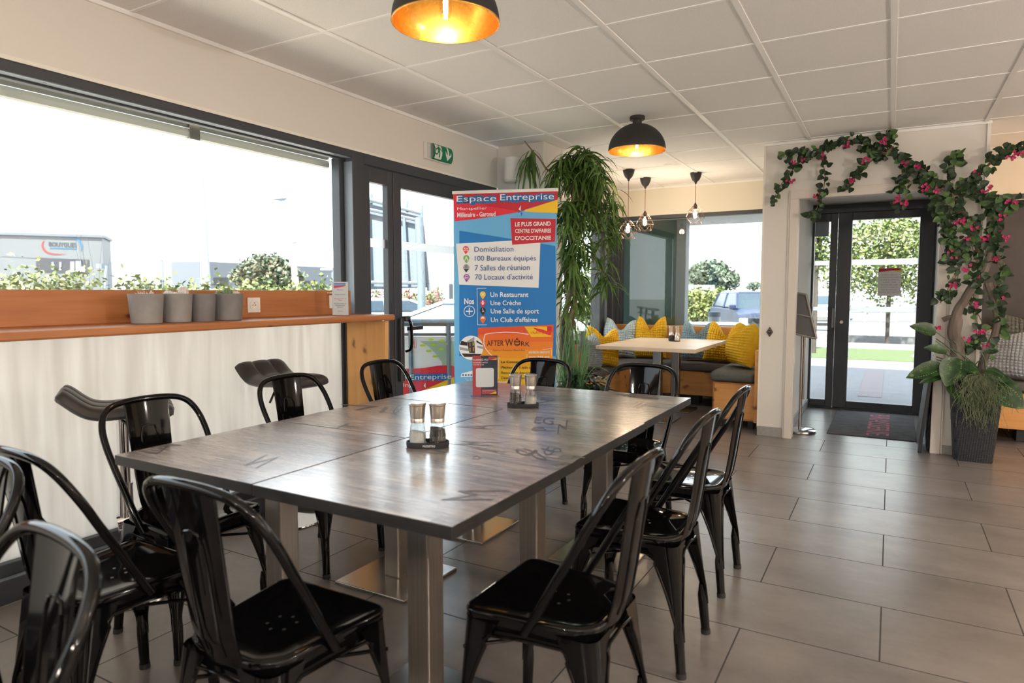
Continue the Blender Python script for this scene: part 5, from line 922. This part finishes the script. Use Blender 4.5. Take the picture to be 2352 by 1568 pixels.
# slatted sun blind over the big window
t = thing('roller_shutter', 'pale slatted shutter pulled partly down outside the big window', 'shutter', (-.25, 0, 2.08)); g = MB()
for y0, y1 in ((YN, .44), (.50, 1.46)):
    for k in range(4): g.prism([(-.012, y0, .055*k), (.008, y0, .055*k+.006), (.012, y0, .055*k+.03), (.004, y0, .055*k+.05), (-.012, y0, .055*k+.053)], (0, y1-y0, 0))
g.build('slats', 'shutter', t, 0); MB().box((-.02, .44, -.005), (.02, .50, .24)).build('guide_rail', 'steel_plate', t, 0)
t = thing('glass_screen', 'dark green glass screen standing outside the back window, reflecting parked cars', 'screen', (.10, YB+.32, 0)); MB().box((-.10, 0, 0), (.60, .015, 2.16)).build('pane', 'green_glass', t, 0); MB().box((.60, -.05, 0), (.72, .12, 2.16)).build('post', 'metal_grey', t, 0, .01)
def leafcloud(name, label, cat, blobs, m, n, ls, group=None, trunk=None, seed=1, parent=None, zmin=-1):
    rnd = random.Random(seed); t = parent or thing(name, label, cat, blobs[0][0], 0, group); o = V(blobs[0][0]); ms = m if isinstance(m, list) else [m]
    g = MB(); tot = sum(b[1][0]*b[1][2]+b[1][1]*b[1][2] for b in blobs)
    for c, r in blobs:
        for k in range(int(n*(r[0]*r[2]+r[1]*r[2])/tot)):
            z = rnd.uniform(zmin, 1); a = rnd.random()*6.28; q = rnd.uniform(.62, 1.0); s = (1-z*z)**.5; lump = 1+.16*math.sin(5*a+3*z+seed)+.1*math.sin(9*a-4*z)
            d = V((s*math.cos(a), s*math.sin(a), z)); p = V(c)-o+V((r[0]*d.x, r[1]*d.y, r[2]*d.z))*q*lump; l = ls*rnd.uniform(.6, 1.4)
            u = V((rnd.gauss(0, 1), rnd.gauss(0, 1), rnd.gauss(0, .6))).normalized(); w = u.orthogonal().normalized(); w = Matrix.Rotation(rnd.random()*6.28, 3, u) @ w
            g.add([p-u*l*.5, p+w*l*.28+V((0, 0, l*.06)), p+u*l*.5, p-w*l*.28], [[0, 1, 2, 3]], rnd.randrange(len(ms)))
    g.build('foliage', ms, t, 0)
    g = MB()
    for c, r in blobs:
        c0 = V(c)-o; b0 = V((c0.x, c0.y, GZ-o.z)) if trunk is None else V(blobs[0][0])-o-V((0, 0, blobs[0][1][2]*.75))
        for k in range(3): a = k*2.1+seed; g.tube(cr_path([b0+V((.03*k, 0, 0)), (b0+c0)/2+V((.12*r[0]*math.cos(a), .12*r[1]*math.sin(a), 0)), c0+V((.6*r[0]*math.cos(a), .6*r[1]*math.sin(a), .5*r[2]))], 4), [max(.012, ls*.35)*(1-.08*i) for i in range(9)], 6)
    if trunk is not None: b0 = V(blobs[0][0])-o; g.tube([V(trunk)-o, b0-V((0, 0, blobs[0][1][2]*.7)), b0], [max(.05, ls*.5)]*2+[ls*.3], 8)
    g.build('branches', 'bark_dark' if 'bark_dark' in M else noisy('bark_dark', (.035, .028, .022), (.06, .05, .04), 14, .9).name, t); return t
def hedge(px0, px1, ptop, dep, label, m, n, ls, seed, w=.8, step=7, zm=-.1):
    bl = []
    for i in range(step):
        x = px0+(px1-px0)*(i+.5)/step; p = at(x, ptop+(6 if i % 2 else 0), dep); hw = abs(px1-px0)/step*dep/FPX*.75; h = (p.z-GZ)/2; bl.append(((p.x, p.y, GZ+h), (hw, w, h)))
    return leafcloud('hedge', label, 'hedge', bl, m, n, ls, None, None, seed, None, zm)
hedge(-120, 184, 618, 8.5, 'leafy green and gold hedge outside the left part of the big window', ['hedge_leaf', 'hedge_gold'], 9000, .075, 3); hedge(292, 338, 628, 9.5, 'sparse young shrub outside the middle of the big window', ['hedge_leaf', 'hedge_gold'], 900, .075, 4, .4, 3); hedge(345, 765, 640, 13, 'low yellow-green hedge outside the right part of the big window', ['hedge_gold', 'hedge_leaf'], 8000, .10, 5)
hedge(845, 1010, 660, 21, 'flowering hedge behind the white car outside the street door', ['hedge_gold', 'hedge_leaf', 'hedge_gold', 'hedge_leaf', 'hedge_leaf', 'pink'], 5000, .09, 6, .6); hedge(1340, 1440, 610, 14, 'green shrubs outside the corner glazing behind the leafy planter', ['hedge_leaf', 'tree_bright'], 4500, .10, 7)
hedge(1540, 1665, 662, 28, 'bright yellow-green hedge outside the back window', ['hedge_gold', 'tree_bright', 'hedge_gold'], 9000, .15, 8, .8, 5, -.6)
def tree(px, ptop, pbot, pw, dep, label, m, n, ls, seed, extra=()):
    a = at(px, ptop, dep); b = at(px, pbot, dep); r = pw/2*dep/FPX; h = (a.z-b.z)/2; bl = [((a.x, a.y, b.z+h), (r*.75, r*.75, h))]
    for dx, dz, s in ((-.5, -.25, .55), (.5, -.2, .6), (.15, .35, .5), (-.2, .3, .5)): bl.append(((a.x+dx*r*RT.x, a.y+dx*r*RT.y, b.z+h+dz*h), (r*s, r*s, h*s)))
    return leafcloud('tree', label, 'tree', bl, m, n, ls, None, (a.x, a.y, GZ), seed)
tree(610, 585, 668, 150, 26, 'round grey-green tree beyond the hedge outside the big window', ['tree_leaf', 'tree_autumn', 'tree_leaf'], 10000, .18, 11); tree(1630, 600, 672, 125, 38, 'round olive tree far outside the back window', ['tree_leaf'], 11000, .24, 12); tree(2050, 480, 700, 330, 17, 'leafy bright green tree with a slim trunk outside the entrance door', ['tree_bright', 'hedge_leaf', 'hedge_gold'], 10500, .10, 13); tree(1733, 645, 668, 40, 90, 'tiny dark bush far away outside the back window', ['tree_leaf'], 600, .3, 14); tree(1880, 470, 640, 60, 13.8, 'thin bright branches seen through the narrow side pane of the entrance door', ['tree_bright', 'hedge_leaf'], 900, .10, 15)
def bare(px, pbot, ptop, dep, sp, label, seed):
    rnd = random.Random(seed); b = at(px, pbot, dep); t = thing('bare_sapling', label, 'tree', (b.x, b.y, GZ)); g = MB(); o = V((b.x, b.y, GZ)); H_ = (at(px, ptop, dep).z-GZ)
    for k in range(7):
        p = V((0, 0, 0)); path = [p]; dx = rnd.uniform(-1, 1)*sp*dep/FPX
        for i in range(1, 7): path.append(V((RT.x*dx*(i/6)**1.4+rnd.gauss(0, .03), RT.y*dx*(i/6)**1.4+rnd.gauss(0, .03), H_*i/6*rnd.uniform(.93, 1))))
        g.tube(cr_path(path, 3), [.008-.00035*i for i in range(19)], 5)
    noisy('twig_grey', (.06, .06, .065), (.09, .09, .095), 20, .9); g.build('branches', 'twig_grey', t)
bare(212, 660, 500, 11.5, 70, 'thin leafless sapling in front of the building with the oval logo', 2)
# far buildings
def block(label, a, b, ztop, depth, m, name='building'):
    a, b = V(a), V(b); d = (b-a); d.z = 0; L = d.length; t = thing(name, label, 'building', (a.x, a.y, GZ), math.atan2(d.y, d.x)); MB().box((0, 0, 0), (L, depth, ztop-GZ)).build('walls', m, t, 0); return t, L
a, b = at(-420, 600, 40), at(237, 600, 46); zt = at(237, 540, 46).z
t, L = block('pale grey commercial building with a red and blue oval logo, outside the big window', a, b, zt, 4, 'clad_grey'); MB().box((-.1, -.12, zt-GZ-.18), (L+.15, 4, zt-GZ)).build('roof_edge', 'clad_blue', t, 0)
R = Matrix.Rotation(-math.atan2((b-a).y, (b-a).x), 3, 'Z'); nrm = V(((b-a).y, -(b-a).x, 0)).normalized(); org = V((a.x, a.y, GZ))
bp = lambda x, y, k=1: R @ (onP(x, y, a, nrm)-org)+V((0, -.03*k, 0))
zz = lambda x, y: (x/3.92, 400+y/3.92)
MB().poly([bp(*zz(0, 732)), bp(*zz(805, 770)), bp(*zz(805, 776)), bp(*zz(0, 738))]).build('panel_joint', 'clad_blue', t, 0)
w = MB().poly([bp(*zz(322, 750)), bp(*zz(805, 770)), bp(*zz(802, 893)), bp(*zz(330, 882))]).build('window', 'win_dark', t, 0); g = MB()
for x0, x1, y0, y1 in ((465, 485, 790, 860), (535, 555, 790, 865), (633, 672, 785, 885), (680, 732, 780, 888)): g.poly([bp(*zz(x0, y0), 2), bp(*zz(x1, y0), 2), bp(*zz(x1, y1), 2), bp(*zz(x0, y1), 2)])
g.build('pane', 'clad_white', w, 0)
lg = MB(); put_text(lg, 'BOUYGUES', bp(*zz(440, 648)), bp(*zz(690, 658)), bp(*zz(440, 608)), 2, .02)
def arc(pts, ws, mi):
    for (p, w0), (q, w1) in zip(zip(pts, ws), list(zip(pts, ws))[1:]):
        d = V((q[0]-p[0], q[1]-p[1])).normalized(); n_ = (-d.y, d.x); lg.poly([bp(*zz(p[0]+n_[0]*w0, p[1]+n_[1]*w0)), bp(*zz(q[0]+n_[0]*w1, q[1]+n_[1]*w1)), bp(*zz(q[0]-n_[0]*w1, q[1]-n_[1]*w1)), bp(*zz(p[0]-n_[0]*w0, p[1]-n_[1]*w0))], mi)
arc([(405, 590), (384, 615), (380, 645), (392, 675), (420, 702), (465, 715), (530, 720), (590, 715)], [1, 6, 9, 10, 8, 6, 4, 1], 0); arc([(525, 570), (590, 562), (650, 566), (695, 585), (722, 612), (738, 645), (738, 670), (725, 692)], [1, 4, 6, 9, 10, 9, 6, 1], 1); arc([(445, 662), (690, 670)], [4, 4], 1)
lg.build('logo', ['logo_red', 'logo_blue', 'win_dark'], t, 0)
def far(label, x0, x1, ytop, dep, m, wins=(), dx=0):
    a, b = at(x0, 660, dep), at(x1, 660, dep+dx); t, L = block(label, a, b, at(x0, ytop, dep).z, 5, m); nn = V(((b-a).y, -(b-a).x, 0)).normalized(); R = Matrix.Rotation(-math.atan2((b-a).y, (b-a).x), 3, 'Z'); og = V((a.x, a.y, GZ)); g = MB()
    for wx0, wx1, y0, y1 in wins:
        f = lambda x, y: R @ (onP(x, y, a, nn)-og)+V((0, -.04, 0)); MB().poly([f(wx0, y0), f(wx1, y0), f(wx1, y1), f(wx0, y1)]).build('window', 'win_dark', t, 0)
    return t
far('long white hall with small dark windows in the distance outside the big window', 242, 474, 601, 80, 'clad_white', [(331, 338, 644, 662), (368, 376, 642, 660), (403, 409, 644, 660), (442, 452, 644, 662)]); far('long bluish grey hall far away behind the round tree', 470, 850, 600, 70, 'clad_blue', [(490, 524, 637, 655), (702, 712, 645, 665), (716, 727, 645, 665), (735, 745, 645, 665), (780, 792, 645, 665)], 25)
far('white building with a flat grey roof edge outside the street door', 985, 1150, 642, 45, 'clad_white', [(1032, 1040, 652, 690)]); far('low white flat building outside the back window', 1548, 1642, 654, 30, 'clad_white'); far('white wall and shed across the street outside the entrance door', 1955, 2110, 686, 30, 'clad_white'); far('pale low building across the street seen through the side pane', 1690, 1900, 668, 60, 'clad_white')
# poles and signs
def pole(name, label, px, pb, pt, ptx, dep, r0, r1, cat='pole', m='pole_white'):
    b = at(px, pb, dep); a = at(ptx, pt, dep); t = thing(name, label, cat, (b.x, b.y, GZ)); MB().tube([(0, 0, 0), (0, 0, b.z-GZ), a-V((b.x, b.y, GZ))], [r0, r0*.95, r1], 12).build('mast', m, t); return t, V((b.x, b.y, GZ))
pole('flag_pole', 'tall white tapering mast outside the big window, left one', 473, 660, 325, 459, 22, .17, .05); t, o = pole('mast_lamp', 'tall leaning white mast with a small dark lamp head, right one outside', 680, 655, 405, 651, 24, .13, .03, 'street lamp')
h0 = at(658, 455, 24)-o; MB().tube([h0, at(645, 456, 24)-o, at(628, 458, 24)-o], [.08, .08, .02], 8).build('lamp_head', 'metal_grey', t); MB().tube([at(658, 455, 24)-o, at(652, 448, 24)-o], .05, 6).build('bracket', 'metal_grey', t); MB().tube([at(675, 558, 24)-o, at(681, 556, 24)-o], .03, 6).build('hook', 'metal_grey', t)
for lb, px, pt, dep, hx in (('small street lamp with a flat head, nearest the frame post of the big window', 764, 620, 30, 737), ('small street lamp far behind the left tall mast', 374, 598, 60, 368)):
    t, o = pole('street_lamp', lb, px, 660, pt, px, dep, .06, .05, 'street lamp', 'metal_grey'); MB().tube([at(px, pt, dep)-o, at(hx, pt, dep)-o], .09, 8).build('lamp_head', 'metal_grey', t)
t, o = pole('direction_sign', 'slim dark signpost beside the building with the oval logo', 245, 665, 610, 245, 20, .07, .07, 'sign post', 'metal_grey'); MB().box(at(222, 613, 20)-o-V((0, .02, .04)), at(247, 609, 20)-o+V((0, .02, .04))).build('arm', 'metal_grey', t, 0)
pole('lamp_post', 'thin white lamp post at the right of the back window', 1704, 690, 520, 1704, 30, .10, .05); t, o = pole('no_parking_sign', 'round red and blue no parking sign on a white post outside the back window', 1562, 760, 560, 1562, 12, .06, .06, 'sign', 'pole_white')
c = at(1553, 630, 11.8)-o; T = Matrix.Rotation(PI/2, 4, 'X') @ Matrix.Rotation(0, 4, 'Y'); MB().lathe([(0, 0), (.105, 0), (.105, .012), (0, .012)], 24, c, T=Matrix.Rotation(YAW, 4, 'Z') @ T).build('disc', 'logo_red', t, 0); MB().lathe([(0, .014), (.072, .014), (.072, .02), (0, .02)], 24, c, T=Matrix.Rotation(YAW, 4, 'Z') @ T).build('disc_centre', 'sign_blue', t, 0)
# billboard seen from behind
t = thing('billboard', 'back of a tall grey billboard on a post outside the street door', 'billboard', at(915, 720, 14)); o = t.location.copy(); o.z = GZ; t.location.z = GZ
q = lambda x, y, d=14: at(x, y, d)-o
D_ = FW*.12; D_.z = 0
p_ = MB().prism([q(835, 455), q(968, 490), q(985, 660), q(835, 665)], D_).build('panel', 'metal_grey', t, 0); g = MB()
for a_, b_ in (((835, 455), (968, 490)), ((835, 478), (970, 508)), ((968, 490), (985, 668)), ((835, 648), (986, 650)), ((845, 478), (850, 648)), ((928, 500), (936, 648)), ((895, 470), (900, 668))): g.tube([q(*a_, 13.9), q(*b_, 13.9)], .035, 6)
g.build('frame', 'metal_grey', p_); MB().tube([q(962, 500, 13.7), q(968, 655, 13.7), V((q(968, 700, 13.7).x, q(968, 700, 13.7).y, 0))], .085, 12).build('post', 'metal_grey', t)
g = MB()
for x, y in ((853, 455), (935, 472), (970, 482)): g.tube([q(x, y+12), q(x, y-10)], .03, 6)
g.build('spike', 'metal_grey', p_)
# cars
def car(loc, rz, paint, label, Lc=4.3, Hc=1.48, Wc=1.76, van=False):
    t = thing('parked_car', label, 'car', loc, rz); hl, hwid = Lc/2, Wc/2
    side = [(-hl, .35), (-hl+.02, .62), (-hl+.12, .80), (-hl+.9, .92), (-hl+1.05, .95), (hl-.5, .95), (hl-.15, .90), (hl, .70), (hl, .35)] if not van else [(-hl, .35), (-hl+.02, .72), (-hl+.10, .95), (-hl+.75, 1.08), (hl-.15, 1.10), (hl, .9), (hl, .35)]
    bd_ = MB()
    def sec(k, n=8):
        f = k; x = (2*f-1)*hwid; e = (1-.06*abs(2*f-1)**4)*(1.0 if van else 1.16); return [(y*(1-.03*abs(2*f-1)**6), x, z*e) for y, z in side]
    N = 10; m_ = len(side); vs = []; fs = []
    for k in range(N+1): vs += sec(k/N)
    for k in range(N):
        for i in range(m_-1): a = k*m_+i; fs.append([a, a+1, a+m_+1, a+m_])
    fs += [list(range(m_)), [N*m_+i for i in range(m_)][::-1]]
    bd_.add(vs, fs); body = bd_.build('body', paint, t, 40)
    r0, r1 = (-hl+.75, hl-.25) if van else (-hl+.95, hl-.35); t0, t1 = (r0+.75, r1-.15) if van else (r0+.85, r1-.75); zb = 1.05 if van else 1.06
    base = [(r0, -hwid+.08, zb), (r1, -hwid+.08, zb), (r1, hwid-.08, zb), (r0, hwid-.08, zb)]; top = [(t0, -hwid+.25, Hc-.04), (t1, -hwid+.25, Hc-.04), (t1, hwid-.25, Hc-.04), (t0, hwid-.25, Hc-.04)]
    MB().hexa(base, top).build('glasshouse', 'car_glass', t, 0, .05); MB().hexa([(x, y, z-.03) for x, y, z in top], [(x*.96, y*.94, z+.05) for x, y, z in top]).build('roof', paint, t, 0, .03)
    g = MB(); B0, T0 = [V(p) for p in base], [V(p) for p in top]
    for i in range(4): g.tube([B0[i], T0[i]], .035, 6)
    for s in (0, 3): mid = lambda P_, f: P_[s]+(P_[1 if s == 0 else 2]-P_[s])*f; g.tube([mid(B0, .52), mid(T0, .5)], .03, 6)
    g.build('window_pillars', paint, t)  # pillars between the car's windows
    for x in (-hl+.75, hl-.8):
        for s in (-1, 1):
            wl = MB().lathe([(0, -.1), (.30, -.1), (.31, -.06), (.31, .06), (.30, .1), (0, .1)], 24, (x, s*(hwid-.12), .31), T=Matrix.Rotation(PI/2, 4, 'X')).build('wheel', 'tyre', t, 40); MB().lathe([(0, -.105), (.19, -.105), (.2, .105), (0, .105)], 16, (x, s*(hwid-.12), .31), T=Matrix.Rotation(PI/2, 4, 'X')).build('hubcap', 'steel_plate', wl, 40)
    for s in (-1, 1): MB().box((-hl-.015, s*(hwid-.1)-.16, .62), (-hl+.14, s*(hwid-.1)+.10, .80)).build('headlamp', 'pole_white', t, 0, .04); MB().box((r0+.12, s*(hwid+.02)-.10, zb-.02), (r0+.28, s*(hwid+.02)+.08, zb+.13)).build('wing_mirror', paint, t, 0, .03)
    MB().box((-hl-.02, -.45, .55), (-hl+.05, .45, .72)).build('grille', 'steel_plate', t, 0, .02); MB().box((-hl-.02, -.8, .36), (-hl+.05, .8, .50)).build('bumper', 'black_plastic', t, 0, .03); return t
def carpos(px, dep): p = at(px, 675, dep); return (p.x, p.y, GZ)
car(carpos(1075, 12), .52, 'car_white', 'white parked car outside the street door, left of the banner', 4.4, 1.42); car(carpos(840, 17), .9, 'car_white', 'white car with a dark window seen through the narrow door pane', 4.2, 1.40)
car(carpos(1728, 21.5), PI/2+.42, 'car_navy', 'dark blue people carrier facing the back window', 4.5, 1.56, 1.82, True); car(carpos(1880, 25.5), PI/2+.2, 'car_silver', 'silver blue car seen through the narrow side pane of the entrance door', 4.2, 1.45); car(carpos(1335, 20), .3, 'car_white', 'white car outside the corner glazing behind the leafy planter', 4.2, 1.38)
# terrace railing with advertising banner
t = thing('terrace_banner', 'red, white and pale green advertising banner on the railing outside the street door', 'banner', (0, 0, 0)); pb_ = at(985, 800, 6.0); t.location = (pb_.x, pb_.y, 0); o = V((pb_.x, pb_.y, 0)); n2 = V((.80, -.60, 0)); u2 = V((.60, .80, 0))
bq = lambda x, y, k=0: onP(x, y, pb_, n2)-o+n2*(.003*k)
pn = MB().prism([bq(860, 772), bq(1075, 772), bq(1075, 925), bq(860, 925)], -n2*.01).build('sheet', 'b_white', t, 0); g = MB(); zc = lambda x, y: (760+x/4.9, 620+y/4.9)
bm = ['green_pale', 'b_red', 'b_yellow', 'b_lime', 'b_tag', 'b_white', 'b_sky']
def bpz(pts, m, k): g.poly([bq(*zc(*p), k) for p in pts], bm.index(m))
bpz([(1000, 800), (1100, 860), (1180, 940), (1250, 1040), (1250, 1100), (1420, 1100), (1420, 800)], 'green_pale', 1); bpz([(700, 1110), (900, 1110), (1050, 1100), (1200, 1075), (1350, 1070), (1420, 1095), (1420, 1420), (700, 1420)], 'b_red', 2); bpz([(1380, 1200), (1390, 1290), (1100, 1345), (1050, 1345)], 'b_yellow', 3); bpz([(1040, 1300), (1060, 1265), (1062, 1325)], 'b_white', 4)
for x, y in ((1122, 780), (1245, 792), (1155, 840), (1030, 848), (1238, 888), (1100, 910), (1170, 970), (1310, 830)): bpz([(x+(32 if x != 1310 else 12)*math.cos(a), y+13*math.sin(a)) for a in [2*PI*i/14 for i in range(14)]], 'b_lime', 3)
for x in (920, 940, 962): bpz([(x, 780), (x+4, 780), (x-2+(30 if x < 930 else 0), 880), (x-6+(30 if x < 930 else 0), 880)], 'b_red', 3)
bpz([(680, 1175), (850, 1175), (850, 1235), (680, 1235)], 'b_tag', 3); bpz([(880, 1168), (1355, 1160), (1350, 1240), (880, 1240)], 'b_tag', 3)
put_text(g, 'Espace', bq(*zc(480, 1235), 5), bq(*zc(850, 1230), 5), bq(*zc(480, 1180), 5), 5); put_text(g, 'Entreprise', bq(*zc(885, 1250), 5), bq(*zc(1350, 1238), 5), bq(*zc(885, 1175), 5), 5); put_text(g, 'coworking', bq(*zc(500, 1325), 5), bq(*zc(915, 1325), 5), bq(*zc(500, 1265), 5), 5)
g.build('artwork', bm, pn, 0); g = MB(); g.tube([bq(820, 744, -2), bq(1085, 744, -2)], .022, 8); g.tube([bq(820, 768, -2), bq(1085, 768, -2)], .014, 8)
for x in (870, 943, 1030): p = bq(x, 744, -3); g.tube([p, V((p.x, p.y, -.03))], .025, 8)
g.build('railing', 'metal_grey', t)
# terrace furniture outside the back window
pt_ = at(1640, 742, 9.0); t = thing('terrace_table', 'round white terrace table outside the back window', 'table', (pt_.x, pt_.y, -.03)); h_ = pt_.z+.03; MB().lathe([(0, h_-.03), (.45, h_-.03), (.46, h_-.015), (.45, h_), (0, h_)], 36).build('tabletop', 'car_white', t, 40); MB().tube([(0, 0, 0), (0, 0, h_-.02)], .04, 12).build('post', 'pole_white', t); MB().lathe([(0, 0), (.28, 0), (.27, .02), (0, .03)], 28).build('base', 'pole_white', t)
for px, pt, pb, dep, w, lb in ((1640, 716, 746, 9.8, .09, 'pale cylinder lantern with a dark cap on the terrace, left one'), (1735, 730, 772, 9.0, .10, 'pale cylinder lantern with a dark cap on the terrace, right one')):
    a, b = at(px, pt, dep), at(px, pb, dep); t = thing('terrace_lantern', lb, 'lantern', (b.x, b.y, -.03)); hh = a.z+.03; MB().tube([(0, 0, 0), (0, 0, b.z+.03)], .03, 10).build('post', 'pole_white', t); MB().lathe([(w, b.z+.03), (w, hh-.07), (0, hh-.07)], 24).build('body', 'pole_white', t, 40); MB().lathe([(w*1.02, hh-.07), (w*1.02, hh), (0, hh)], 24).build('cap', 'clad_blue', t, 40)
# fence across the street
t = thing('street_fence', 'low white fence across the street outside the entrance door', 'fence', at(2050, 745, 23)); o = t.location.copy(); o.z = GZ; t.location.z = GZ
for k in range(7): p = at(1950+36*k, 745, 23)-o; MB().box((p.x-.03, p.y-.03, 0), (p.x+.03, p.y+.03, at(2050, 712, 23).z-GZ)).build('post', 'clad_white', t, 0)
for y in (716, 738): MB().tube([at(1940, y, 23)-o, at(2200, y, 23)-o], .025, 6).build('rail', 'clad_white', t)
tag(MB().grid(lambda u, v: V((5+9*u, 25.6+1.6*v, GZ+.35*math.sin(PI*v)*(.6+.4*math.sin(17*u)*math.sin(5*v)))), 60, 8).build('dry_grass_bank', 'tree_autumn', smooth=60), 'dry grassy bank across the street outside the entrance door', 'bank')
